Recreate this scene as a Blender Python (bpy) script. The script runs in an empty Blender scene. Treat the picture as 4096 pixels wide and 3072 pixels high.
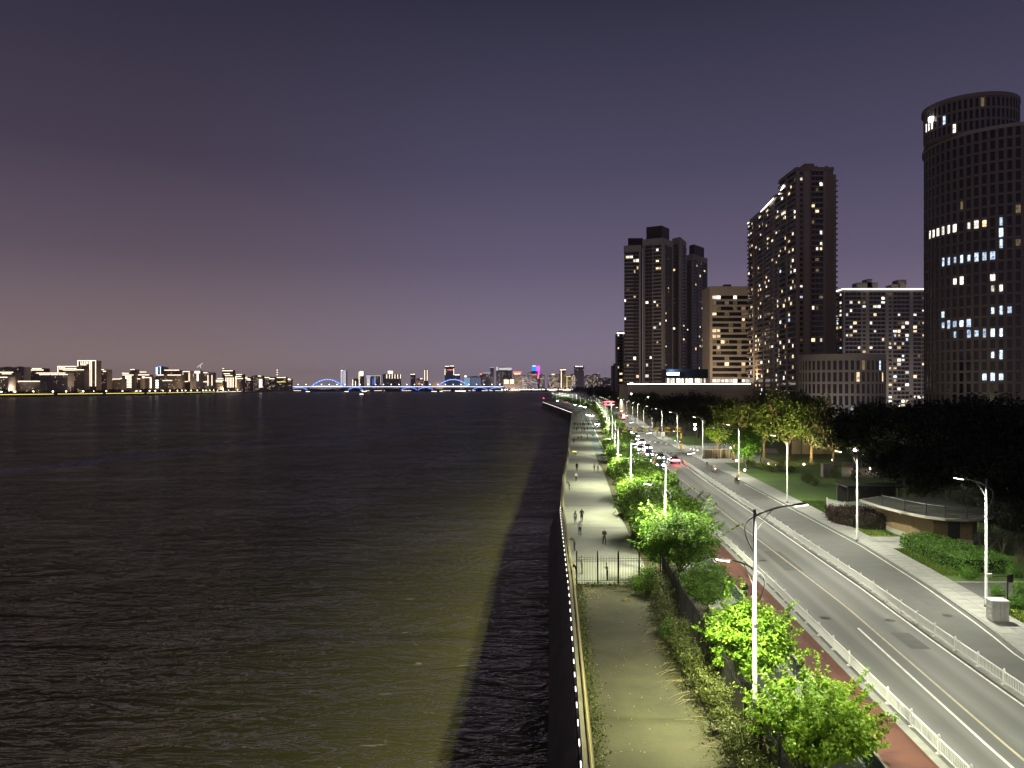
import bpy, math, random
import numpy as np
from mathutils import Vector, Matrix
R = math.radians
scene = bpy.context.scene
col = scene.collection
random.seed(7)

# ------------------------------------------------------------------ camera
CAM_Z = 16.2          # metres above the promenade (the view is from a bridge deck)
FPX = 3076.0          # focal length in photograph pixels
HZY = 1552.0          # row of the eye level in the photograph
cam_d = bpy.data.cameras.new('camera')
cam_d.sensor_width = 36.0
cam_d.lens = 36.0 * FPX / 4096.0
cam_d.shift_y = (HZY - 1536.0) / 4096.0
cam_d.clip_start = 0.5
cam_d.clip_end = 30000.0
cam = bpy.data.objects.new('camera', cam_d)
cam.location = (0, 0, CAM_Z)
cam.rotation_euler = (R(90), 0, 0)
col.objects.link(cam)
scene.camera = cam

# ------------------------------------------------------------------ sky of a city night
world = bpy.data.worlds.new('World')
scene.world = world
world.use_nodes = True
wn = world.node_tree.nodes; wl = world.node_tree.links
wn.clear()
def S(r, g, b):
    f = lambda c: (c/255/12.92) if c/255 <= .04045 else ((c/255+.055)/1.055)**2.4
    return (f(r), f(g), f(b), 1)
w_out = wn.new('ShaderNodeOutputWorld')
w_bg = wn.new('ShaderNodeBackground')
w_tc = wn.new('ShaderNodeTexCoord')
w_sep = wn.new('ShaderNodeSeparateXYZ')
wl.new(w_tc.outputs['Generated'], w_sep.inputs[0])
def ramp(nodes, stops, interp='EASE'):
    n = nodes.new('ShaderNodeValToRGB')
    n.color_ramp.interpolation = interp
    e = n.color_ramp.elements
    while len(e) < len(stops): e.new(0.5)
    for i, (p, c) in enumerate(stops):
        e[i].position = p; e[i].color = c
    return n
mid = ramp(wn, [(0.0, S(150,136,151)), (0.06, S(131,120,140)), (0.16, S(100,92,116)), (0.27, S(77,73,97)), (0.45, S(48,47,65)), (1.0, S(31,32,46))], 'LINEAR')
lef = ramp(wn, [(0.0, S(152,132,128)), (0.06, S(130,113,117)), (0.16, S(96,83,97)), (0.27, S(70,62,79)), (0.45, S(45,43,60)), (1.0, S(30,32,48))], 'LINEAR')
wl.new(w_sep.outputs['Z'], mid.inputs[0]); wl.new(w_sep.outputs['Z'], lef.inputs[0])
w_mr = wn.new('ShaderNodeMapRange'); w_mr.interpolation_type = 'SMOOTHSTEP'
w_mr.inputs['From Min'].default_value = 0.05; w_mr.inputs['From Max'].default_value = -0.45
wl.new(w_sep.outputs['X'], w_mr.inputs['Value'])
w_mix = wn.new('ShaderNodeMix'); w_mix.data_type = 'RGBA'
wl.new(w_mr.outputs[0], w_mix.inputs['Factor'])
wl.new(mid.outputs[0], w_mix.inputs['A']); wl.new(lef.outputs[0], w_mix.inputs['B'])
# last of the twilight, from a sun well below the horizon
w_sky = wn.new('ShaderNodeTexSky'); w_sky.sky_type = 'NISHITA'; w_sky.sun_disc = False
w_sky.sun_elevation = R(-4); w_sky.sun_rotation = R(250)
w_add = wn.new('ShaderNodeMix'); w_add.data_type = 'RGBA'; w_add.blend_type = 'ADD'
w_add.inputs['Factor'].default_value = 0.05
wl.new(w_mix.outputs['Result'], w_add.inputs['A']); wl.new(w_sky.outputs[0], w_add.inputs['B'])
wl.new(w_add.outputs['Result'], w_bg.inputs['Color'])
w_bg.inputs['Strength'].default_value = 1.0
wl.new(w_bg.outputs[0], w_out.inputs[0])

vs = scene.view_settings
vs.view_transform = 'Standard'; vs.look = 'None'; vs.exposure = 0.0; vs.gamma = 1.0
try: vs.use_curve_mapping = False
except Exception: pass
cy = scene.cycles
cy.use_denoising = True
try: cy.denoiser = 'OPENIMAGEDENOISE'
except Exception: pass
cy.max_bounces = 5; cy.diffuse_bounces = 2; cy.glossy_bounces = 3; cy.transmission_bounces = 3
cy.transparent_max_bounces = 6; cy.volume_bounces = 0
cy.caustics_reflective = False; cy.caustics_refractive = False
cy.sample_clamp_indirect = 3.0
cy.use_light_tree = True

# ------------------------------------------------------------------ helpers
def G(px, py, z=0.0):
    """photograph pixel -> world point lying at height z"""
    Y = (CAM_Z - z) * FPX / (py - HZY)
    return ((px - 2048) / FPX * Y, Y)
def PX(px, Y): return (px - 2048) / FPX * Y          # x of a column at depth Y
def PZ(py, Y): return CAM_Z - (py - HZY) / FPX * Y   # z of a row at depth Y
def lerp_table(t):
    ys = [p[0] for p in t]; xs = [p[1] for p in t]
    return lambda y: float(np.interp(y, ys, xs))

def tag(o, label=None, cat=None, group=None, kind=None):
    if label: o['label'] = label
    if cat: o['category'] = cat
    if group: o['group'] = group
    if kind: o['kind'] = kind
    return o
def empty(name, loc=(0, 0, 0), rz=0.0):
    o = bpy.data.objects.new(name, None); col.objects.link(o)
    o.empty_display_size = 0.2
    o.location = loc; o.rotation_euler = (0, 0, rz)
    return o
def link(name, me, parent=None, mats=None, loc=None, rot=None):
    o = bpy.data.objects.new(name, me); col.objects.link(o)
    if parent: o.parent = parent
    if loc is not None: o.location = loc
    if rot is not None: o.rotation_euler = rot
    return o
def copy_tree(o, parent=None):
    c = o.copy(); col.objects.link(c)
    c.parent = parent
    for ch in o.children:
        copy_tree(ch, c)
    return c

class MB:
    """collects faces, builds one mesh object"""
    def __init__(s): s.v = []; s.f = []; s.m = []
    def add(s, vs, fs, mi=0):
        b = len(s.v); s.v.extend(vs)
        s.f.extend(tuple(b+i for i in f) for f in fs); s.m.extend([mi]*len(fs))
    def box(s, x0, x1, y0, y1, z0, z1, mi=0):
        s.add([(x0,y0,z0),(x1,y0,z0),(x1,y1,z0),(x0,y1,z0),(x0,y0,z1),(x1,y0,z1),(x1,y1,z1),(x0,y1,z1)],
              [(3,2,1,0),(4,5,6,7),(0,1,5,4),(1,2,6,5),(2,3,7,6),(3,0,4,7)], mi)
    def obox(s, c, ax, hx, hy, z0, z1, mi=0):
        """box centred at c=(x,y), unit axis ax, half sizes hx along it and hy across"""
        ux, uy = ax; nx, ny = -uy, ux
        P = [(c[0]+a*hx*ux+b*hy*nx, c[1]+a*hx*uy+b*hy*ny) for a, b in ((-1,-1),(1,-1),(1,1),(-1,1))]
        s.add([(p[0],p[1],z0) for p in P]+[(p[0],p[1],z1) for p in P],
              [(3,2,1,0),(4,5,6,7),(0,1,5,4),(1,2,6,5),(2,3,7,6),(3,0,4,7)], mi)
    def prism(s, poly, z0, z1, mi=0, bottom=True):
        n = len(poly)
        a = sum(poly[i][0]*poly[(i+1)%n][1]-poly[(i+1)%n][0]*poly[i][1] for i in range(n))
        if a < 0: poly = poly[::-1]
        fs = [tuple(range(n, 2*n))] + [(i, (i+1)%n, n+(i+1)%n, n+i) for i in range(n)]
        if bottom: fs.append(tuple(range(n-1, -1, -1)))
        s.add([(p[0],p[1],z0) for p in poly]+[(p[0],p[1],z1) for p in poly], fs, mi)
    def tube(s, pts, rads, n=8, mi=0, caps=True):
        pts = [Vector(p) for p in pts]
        if not hasattr(rads, '__len__'): rads = [rads]*len(pts)
        vs = []; fs = []
        for i, p in enumerate(pts):
            d = (pts[min(i+1, len(pts)-1)] - pts[max(i-1, 0)])
            if d.length < 1e-9: d = Vector((0,0,1))
            d.normalize()
            up = Vector((0,0,1)) if abs(d.z) < .9 else Vector((1,0,0))
            a = d.cross(up).normalized(); b = d.cross(a).normalized()
            for k in range(n):
                t = 2*math.pi*k/n
                vs.append(tuple(p + (a*math.cos(t)+b*math.sin(t))*rads[i]))
        for i in range(len(pts)-1):
            for k in range(n):
                fs.append((i*n+k, (i+1)*n+k, (i+1)*n+(k+1)%n, i*n+(k+1)%n))
        if caps:
            fs.append(tuple(range(n))); fs.append(tuple(range(len(pts)*n-1, (len(pts)-1)*n-1, -1)))
        s.add(vs, fs, mi)
    def mesh(s, name, mats):
        me = bpy.data.meshes.new(name)
        me.from_pydata(s.v, [], s.f)
        for m in (mats if isinstance(mats, (list, tuple)) else [mats]): me.materials.append(m)
        if any(s.m): me.polygons.foreach_set('material_index', s.m)
        me.update()
        return me
    def build(s, name, mats, parent=None, smooth=False, loc=None, rot=None):
        me = s.mesh(name, mats)
        if smooth: me.polygons.foreach_set('use_smooth', [True]*len(me.polygons))
        return link(name, me, parent, loc=loc, rot=rot)

def np_mesh(name, V, F, mats, smooth=False):
    """V (n,3) and F (m,4) arrays -> mesh"""
    me = bpy.data.meshes.new(name)
    m, k = F.shape
    me.vertices.add(len(V)); me.vertices.foreach_set('co', np.ascontiguousarray(V, dtype=np.float32).ravel())
    me.loops.add(m*k); me.loops.foreach_set('vertex_index', np.ascontiguousarray(F, dtype=np.int32).ravel())
    me.polygons.add(m)
    me.polygons.foreach_set('loop_start', np.arange(0, m*k, k, dtype=np.int32))
    try: me.polygons.foreach_set('loop_total', np.full(m, k, dtype=np.int32))
    except Exception: pass
    if smooth: me.polygons.foreach_set('use_smooth', np.ones(m, dtype=bool))
    for mt in (mats if isinstance(mats, (list, tuple)) else [mats]): me.materials.append(mt)
    me.update(calc_edges=True); me.validate()
    return me

# ------------------------------------------------------------------ materials
def newmat(name):
    m = bpy.data.materials.new(name); m.use_nodes = True
    nt = m.node_tree; nt.nodes.clear()
    out = nt.nodes.new('ShaderNodeOutputMaterial')
    return m, nt, out
def pm(name, c1, c2=None, scale=3.0, rough=0.7, metal=0.0, bump=0.0, bscale=None, spec=0.4, detail=4, coord='Object', stretch=None, lo=0.3, hi=0.7, third=None):
    """principled material whose colour wanders between c1 and c2 with noise"""
    m, nt, out = newmat(name); N = nt.nodes; L = nt.links
    p = N.new('ShaderNodeBsdfPrincipled'); L.new(p.outputs[0], out.inputs[0])
    p.inputs['Roughness'].default_value = rough; p.inputs['Metallic'].default_value = metal
    p.inputs['Specular IOR Level'].default_value = spec
    c1 = tuple(c1[:3])+(1,)
    if c2 is None: c2 = tuple(x*0.82 for x in c1[:3])
    c2 = tuple(c2[:3])+(1,)
    tc = N.new('ShaderNodeTexCoord'); src = tc.outputs[coord]
    if stretch:
        mp = N.new('ShaderNodeMapping'); mp.inputs['Scale'].default_value = stretch
        L.new(src, mp.inputs[0]); src = mp.outputs[0]
    nz = N.new('ShaderNodeTexNoise'); nz.inputs['Scale'].default_value = scale; nz.inputs['Detail'].default_value = detail
    nz.inputs['Roughness'].default_value = 0.65
    L.new(src, nz.inputs['Vector'])
    stops = [(lo, c1), (hi, c2)]
    if third: stops.append((min(hi+.12, 1), tuple(third[:3])+(1,)))
    r = ramp(N, stops, 'LINEAR'); L.new(nz.outputs[0], r.inputs[0])
    L.new(r.outputs[0], p.inputs['Base Color'])
    if bump:
        nb = N.new('ShaderNodeTexNoise'); nb.inputs['Scale'].default_value = bscale or scale*6; nb.inputs['Detail'].default_value = 5
        L.new(src, nb.inputs['Vector'])
        b = N.new('ShaderNodeBump'); b.inputs['Strength'].default_value = bump; b.inputs['Distance'].default_value = 0.03
        L.new(nb.outputs[0], b.inputs['Height']); L.new(b.outputs[0], p.inputs['Normal'])
    return m
def em(name, c, strength, sample=False):
    m, nt, out = newmat(name)
    e = nt.nodes.new('ShaderNodeEmission'); e.inputs[0].default_value = tuple(c[:3])+(1,); e.inputs[1].default_value = strength
    nt.links.new(e.outputs[0], out.inputs[0])
    if not sample:
        try: m.cycles.emission_sampling = 'NONE'
        except Exception: pass
    return m
def winmat(name, ca, cb, strength, fine=1.4):
    """a lit room behind glass: uneven glow, curtains and furniture as blotches"""
    m, nt, out = newmat(name); N = nt.nodes; L = nt.links
    e = N.new('ShaderNodeEmission')
    tc = N.new('ShaderNodeTexCoord'); nz = N.new('ShaderNodeTexNoise'); nz.inputs['Scale'].default_value = fine; nz.inputs['Detail'].default_value = 2
    oi = N.new('ShaderNodeObjectInfo'); ad = N.new('ShaderNodeVectorMath'); ad.operation = 'ADD'
    ml = N.new('ShaderNodeVectorMath'); ml.operation = 'SCALE'; ml.inputs['Scale'].default_value = 37.0
    L.new(oi.outputs['Location'], ml.inputs[0]); L.new(tc.outputs['Object'], ad.inputs[0]); L.new(ml.outputs[0], ad.inputs[1])
    L.new(ad.outputs[0], nz.inputs['Vector'])
    r = ramp(N, [(0.32, tuple(x*.25 for x in ca[:3])+(1,)), (0.5, tuple(ca[:3])+(1,)), (0.7, tuple(cb[:3])+(1,))], 'LINEAR')
    L.new(nz.outputs[0], r.inputs[0]); L.new(r.outputs[0], e.inputs[0])
    rr = N.new('ShaderNodeMapRange'); rr.inputs['To Min'].default_value = strength*.45; rr.inputs['To Max'].default_value = strength*1.5
    L.new(oi.outputs['Random'], rr.inputs[0]); L.new(rr.outputs[0], e.inputs[1])
    L.new(e.outputs[0], out.inputs[0])
    try: m.cycles.emission_sampling = 'NONE'
    except Exception: pass
    return m
def leafmat(name, dark, light, tip=None, trans=0.35, rough=0.55):
    m, nt, out = newmat(name); N = nt.nodes; L = nt.links
    g = N.new('ShaderNodeNewGeometry')
    stops = [(0.0, tuple(dark)+(1,)), (0.75, tuple(light)+(1,))]
    if tip: stops.append((1.0, tuple(tip)+(1,)))
    r = ramp(N, stops, 'LINEAR'); L.new(g.outputs['Random Per Island'], r.inputs[0])
    p = N.new('ShaderNodeBsdfPrincipled'); p.inputs['Roughness'].default_value = rough; p.inputs['Specular IOR Level'].default_value = .3
    t = N.new('ShaderNodeBsdfTranslucent'); mx = N.new('ShaderNodeMixShader'); mx.inputs[0].default_value = trans
    L.new(r.outputs[0], p.inputs['Base Color']); L.new(r.outputs[0], t.inputs['Color'])
    L.new(p.outputs[0], mx.inputs[1]); L.new(t.outputs[0], mx.inputs[2]); L.new(mx.outputs[0], out.inputs[0])
    return m

M = {}
def road_mat():
    m = pm('asphalt', (.13,.13,.122), (.085,.085,.082), 0.10, .7, bump=.25, bscale=9, stretch=(1,.10,1), detail=7)
    nt = m.node_tree; N = nt.nodes; L = nt.links
    p = next(n for n in N if n.type == 'BSDF_PRINCIPLED'); src = p.inputs['Base Color'].links[0].from_socket
    at = N.new('ShaderNodeAttribute'); at.attribute_name = 'across'
    # tyre-polished wheel tracks, four across the two lanes, and an oily band between each pair
    r = ramp(N, [(0.0,(.78,)*3+(1,)),(.09,(1.0,)*3+(1,)),(.14,(1.5,)*3+(1,)),(.20,(.95,)*3+(1,)),(.27,(.85,)*3+(1,)),(.33,(1.45,)*3+(1,)),(.40,(.9,)*3+(1,)),(.5,(.82,)*3+(1,)),(.58,(1.4,)*3+(1,)),(.66,(.95,)*3+(1,)),(.72,(.82,)*3+(1,)),(.80,(1.5,)*3+(1,)),(.88,(1.0,)*3+(1,)),(1.0,(.8,)*3+(1,))], 'LINEAR')
    L.new(at.outputs['Fac'], r.inputs[0])
    mx = N.new('ShaderNodeMix'); mx.data_type = 'RGBA'; mx.blend_type = 'MULTIPLY'; mx.inputs['Factor'].default_value = .75
    L.new(src, mx.inputs['A']); L.new(r.outputs[0], mx.inputs['B']); L.new(mx.outputs['Result'], p.inputs['Base Color'])
    return m
M['asphalt'] = road_mat()
M['asphalt_patch'] = pm('asphalt_patch', (.098,.098,.094), (.078,.078,.075), .8, .85, bump=.3)
M['iron_cover'] = pm('iron_cover', (.06,.055,.05), (.10,.09,.08), 6, .5, metal=.6, bump=.5, bscale=30)
M['asphalt_side'] = pm('asphalt_side', (.105,.106,.10), (.082,.082,.079), 0.5, .8, bump=.3, bscale=8)
M['red_lane'] = pm('red_lane', (.125,.048,.033), (.092,.037,.027), .35, .85, bump=.2, bscale=10, detail=8)
M['concrete'] = pm('concrete', (.235,.235,.22), (.175,.175,.165), .35, .8, bump=.15, detail=8)
M['paving'] = pm('paving', (.34,.34,.315), (.26,.26,.24), 1.1, .8, bump=.2)
M['paving_b'] = pm('paving_b', (.30,.30,.28), (.24,.24,.225), 1.1, .8, bump=.2)
M['paving_warm'] = pm('paving_warm', (.36,.31,.25), (.28,.24,.2), .9, .8, bump=.15)
M['kerb'] = pm('kerb', (.33,.33,.31), (.24,.24,.22), 2.0, .85)
M['dirt'] = pm('dirt', (.082,.076,.041), (.043,.041,.023), .22, .95, bump=.5, bscale=6, detail=10, third=(.100,.094,.055), lo=.36, hi=.62)
M['soil'] = pm('soil', (.075,.065,.038), (.045,.04,.025), 1.2, .95, bump=.7, bscale=5)
M['lawn'] = pm('lawn', (.10,.165,.03), (.045,.09,.018), .16, .95, bump=.8, bscale=12, detail=9, third=(.075,.10,.03))
M['lawn_bright'] = pm('lawn_bright', (.27,.34,.045), (.19,.26,.038), .8, .95, bump=.6, bscale=12)
M['paint'] = pm('paint', (.72,.72,.66), (.42,.42,.38), 2.5, .7, lo=.35, hi=.75)
M['paint_yellow'] = pm('paint_yellow', (.46,.42,.28), (.30,.28,.20), 2.0, .7)
M['bike_blue'] = pm('bike_blue', (.13,.17,.19), (.10,.13,.15), .5, .8)
M['wall'] = pm('wall', (.14,.13,.12), (.085,.08,.075), .35, .9, bump=.4, bscale=3)
M['parapet'] = pm('parapet', (.28,.25,.16), (.21,.19,.125), 1.5, .8, bump=.15)
M['rail_yellow'] = pm('rail_yellow', (.62,.46,.07), (.5,.37,.06), 3, .45)
M['white_paint'] = pm('white_paint', (.78,.78,.74), (.66,.66,.62), 4, .5)
M['pole'] = pm('pole', (.26,.265,.25), (.21,.215,.20), 3, .4, spec=.4)
M['black_iron'] = pm('black_iron', (.022,.022,.022), (.035,.03,.026), 5, .5)
M['blue_slat'] = pm('blue_slat', (.13,.17,.24), (.10,.13,.19), 2.5, .55)
M['grey_metal'] = pm('grey_metal', (.30,.31,.32), (.22,.23,.24), 2.5, .45, metal=.3)
M['box_white'] = pm('box_white', (.62,.62,.57), (.42,.42,.38), 1.7, .6)
M['bark'] = pm('bark', (.15,.115,.08), (.085,.065,.045), 6, .9, bump=.6, stretch=(1,1,.3))
M['tan_wall'] = pm('tan_wall', (.24,.17,.085), (.19,.135,.07), 1.2, .85, bump=.2)
M['roof_grey'] = pm('roof_grey', (.085,.09,.075), (.06,.065,.055), .8, .85)
M['pale_stone'] = pm('pale_stone', (.42,.40,.34), (.33,.32,.27), 1.2, .8)
M['dark_glass'] = pm('dark_glass', (.012,.013,.016), (.02,.021,.026), .3, .12, spec=.6)
M['rubber'] = pm('rubber', (.02,.02,.02), (.03,.03,.03), 4, .8)
M['yellow_sign'] = pm('yellow_sign', (.70,.48,.03), (.58,.4,.03), 3, .5)
M['black_paint'] = pm('black_paint', (.02,.02,.02), (.03,.03,.03), 3, .5)
M['lamp_warm'] = em('lamp_warm', (1.0,.93,.74), 9)
M['lamp_white'] = em('lamp_white', (1.0,.97,.90), 40)
M['lamp_dot'] = em('lamp_dot', (1.0,.88,.62), 9)
M['lamp_dot_white'] = em('lamp_dot_white', (1.0,.95,.86), 9)
M['led_pink'] = em('led_pink', (1.0,.86,.80), 5)
M['led_white'] = em('led_white', (1.0,.93,.82), 4.16)
M['led_warm'] = em('led_warm', (1.0,.82,.6), 2.90)
M['led_warm2'] = em('led_warm2', (1.0,.78,.52), 1.53)
M['led_yellow'] = em('led_yellow', (1.0,.80,.18), 1.6)
M['led_blue'] = em('led_blue', (.10,.28,1.0), 2.70)
M['led_blue2'] = em('led_blue2', (.05,.16,.75), .9)
M['led_bluewhite'] = em('led_bluewhite', (.62,.74,1.0), 2.86)
M['led_red'] = em('led_red', (1.0,.05,.08), 6)
M['led_redsign'] = em('led_redsign', (1.0,.25,.16), 1.96)
M['led_magenta'] = em('led_magenta', (.75,.12,.85), 1.82)
M['led_cyan'] = em('led_cyan', (.03,.28,.85), 1.69)
M['head_white'] = em('head_white', (.86,.92,1.0), 70)
M['tail_red'] = em('tail_red', (1.0,.10,.12), 14)
M['win_warm'] = winmat('win_warm', (1.0,.68,.36), (1.0,.88,.66), 1.5)
M['win_white'] = winmat('win_white', (1.0,.90,.74), (1.0,.97,.92), 1.9)
M['win_cool'] = winmat('win_cool', (.55,.72,1.0), (.88,.95,1.0), 1.7)
M['win_dim'] = winmat('win_dim', (.62,.42,.22), (.7,.55,.36), .25)
M['conc_tower'] = pm('conc_tower', (.21,.19,.18), (.16,.145,.138), .06, .85)
M['conc_dark'] = pm('conc_dark', (.12,.105,.10), (.095,.085,.08), .05, .85)
M['conc_trim'] = pm('conc_trim', (.36,.33,.31), (.29,.27,.25), .05, .85)
M['stone_office'] = pm('stone_office', (.56,.47,.36), (.47,.39,.30), .05, .8)
M['brown_tower'] = pm('brown_tower', (.30,.235,.18), (.24,.19,.145), .05, .85)
M['grey_tower'] = pm('grey_tower', (.36,.32,.28), (.29,.26,.23), .05, .85)
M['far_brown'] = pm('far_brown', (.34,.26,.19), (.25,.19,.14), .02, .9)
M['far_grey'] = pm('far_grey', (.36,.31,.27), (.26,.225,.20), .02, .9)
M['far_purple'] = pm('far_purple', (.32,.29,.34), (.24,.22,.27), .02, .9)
M['skin'] = pm('skin', (.50,.33,.24), (.45,.29,.21), 8, .6)
M['hair'] = pm('hair', (.018,.015,.013), (.03,.024,.02), 20, .5)
M['far_tree'] = pm('far_tree', (.055,.06,.028), (.03,.035,.018), .3, .95)
M['led_dimwhite'] = em('led_dimwhite', (.85,.80,.84), 1.04)
M['led_bluewhite2'] = em('led_bluewhite2', (.74,.70,.88), .95)
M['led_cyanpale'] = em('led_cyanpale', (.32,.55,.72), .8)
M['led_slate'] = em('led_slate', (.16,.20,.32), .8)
M['led_dimblue'] = em('led_dimblue', (.12,.18,.5), .5)
M['led_deck'] = em('led_deck', (.86,.84,1.0), 2.24)
M['led_orange'] = em('led_orange', (1.0,.56,.25), .55)
# ------------------------------------------------------------------ lines of the riverside, (Y, X) in metres
L_wall = lerp_table([(-40,-1.5),(30.6,3.3),(61,5.0),(102,6.85),(130,9.0),(156,11.3),(187,14.0),(233,17.5),(337,26),(505,39.9),(893,36)])
L_prom = lerp_table([(60,11.9),(70,12.1),(78,12.5),(88,13.2),(104,14.0),(127,16),(146,17.5),(168,18.8),(203,21.6),(249,25.3),(332,32.2),(419,39.3),(505,46.5),(600,49),(893,47)])
L_path = lerp_table([(-40,6.5),(32,9.4),(42,9.6),(52,9.9),(63.5,11.6)])
L_fence = lerp_table([(-40,6.0),(30,10.35),(36,10.7),(47,11.4),(53.5,11.7),(61.5,12.2),(64,12.3)])
L_blue = lerp_table([(-40,9.0),(33.4,15.2),(43,15.9),(46.3,16.25),(60,17.2),(80,18.6),(104,20.3),(130,21.9)])
L_lfen = lerp_table([(-40,13.5),(34,18.9),(45,19.7),(60,20.9),(104,23.9),(126,25.3),(144,26.2),(200,31.5),(250,36.8),(300,42.5),(400,52.5),(505,62),(700,70),(900,74),(1080,70)])
L_line = lerp_table([(-40,16.8),(33.5,22.3),(41,23.1),(57,24.8),(86,26.6),(106,27.9),(163,31.9),(237,38.9),(300,45.3),(400,55),(505,64.5),(700,73),(900,77),(1080,73)])
L_med = lerp_table([(-40,20.5),(42,26.9),(50,27.6),(62,28.8),(97,31.6),(130,34),(156,36.3),(173,37.2),(237,42),(300,48),(400,57.5),(505,67),(700,76),(900,80),(1080,76)])
L_redge = lerp_table([(-40,23.5),(46,30.8),(51.6,32.1),(63.5,34.2),(79,36.2),(104,37.9),(137,40.2),(175,42.5),(200,44),(257,47.5),(300,52),(402,62),(505,71),(700,80),(900,84),(1080,80)])
L_walk = lerp_table([(-40,28),(54.6,35.2),(60,36.3),(77,38.3),(104,40.8),(112,41.3),(144,43.9),(169,46),(200,48),(257,51.5),(300,56),(402,66),(505,75),(700,84),(1080,84)])
L_lamp = lerp_table([(-40,6.6),(7,10.1),(37.4,11.8),(67,13.35),(97,15.0),(127,17.5),(158,21.2),(190,24.8),(225,28.4),(262,32.3),(295,35.8),(330,39.5),(365,43),(400,46.2),(435,49.4),(470,52.6),(505,55.5),(560,57.5),(620,59),(680,60.5),(740,62),(800,62.8),(860,63.2),(910,63),(960,62.3),(1000,62),(1040,60),(1080,57.5)])
WATER_Z = -5.8

def ysamp(y0, y1, step):
    ys = [y0]; y = y0
    while y < y1 - 1e-6:
        y = min(y + step*max(1.0, y/60.0), y1); ys.append(y)
    return ys
def strip(name, La, Lb, y0, y1, z, m, step=4.0, parent=None, kind='structure', dz=0.0):
    ys = ysamp(y0, y1, step); b = MB()
    vs = []; fs = []
    for i, y in enumerate(ys):
        vs += [(La(y), y, z), (Lb(y), y, z)]
        if i: fs.append((2*i-2, 2*i-1, 2*i+1, 2*i))
    b.add(vs, fs)
    o = b.build(name, m, parent)
    at_ = o.data.attributes.new('across', 'FLOAT', 'POINT'); at_.data.foreach_set('value', [float(i % 2) for i in range(len(vs))])
    if not parent: tag(o, kind=kind)
    return o
def off(L, d): return lambda y: L(y) + d
def extrude(b, L, prof, y0, y1, step=4.0, mi=0):
    """sweep a profile of (dx, z) along a line"""
    ys = ysamp(y0, y1, step); n = len(prof); vs = []; fs = []
    for i, y in enumerate(ys):
        vs += [(L(y)+dx, y, z) for dx, z in prof]
        if i:
            for k in range(n-1):
                fs.append(((i-1)*n+k, (i-1)*n+k+1, i*n+k+1, i*n+k))
    fs.append(tuple(range(n))); e = (len(ys)-1)*n; fs.append(tuple(range(e+n-1, e-1, -1)))
    b.add(vs, fs, mi)

# ------------------------------------------------------------------ land and water
b = MB()
edge = [(L_wall(y)+.1, y) for y in (-40,0,30,61,102,130,156,187,233,337,505,700,890)]
poly = edge + [(58,960),(150,1150),(330,1800),(430,3000),(440,4560),(4200,4560),(4200,-40)]
b.add([(x, y, -.06) for x, y in poly], [tuple(range(len(poly)))])
g = b.build('ground', M['soil']); tag(g, kind='structure')
b = MB()
lb = [(-1290,700),(-1190,1780),(-1110,2333),(-1180,3200),(-1330,4300),(-1400,4550)]
poly = lb + [(-1400,6500),(-5200,6500),(-5200,700)]
b.prism(poly, WATER_Z-1, -1.4)
o = b.build('far_ground', M['far_tree']); tag(o, kind='structure')
b = MB(); b.prism([(-1399,4580),(4200,4580),(4200,6500),(-1399,6500)], WATER_Z-1, -1.4)
o = b.build('far_shore', M['far_tree']); tag(o, kind='structure')

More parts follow.
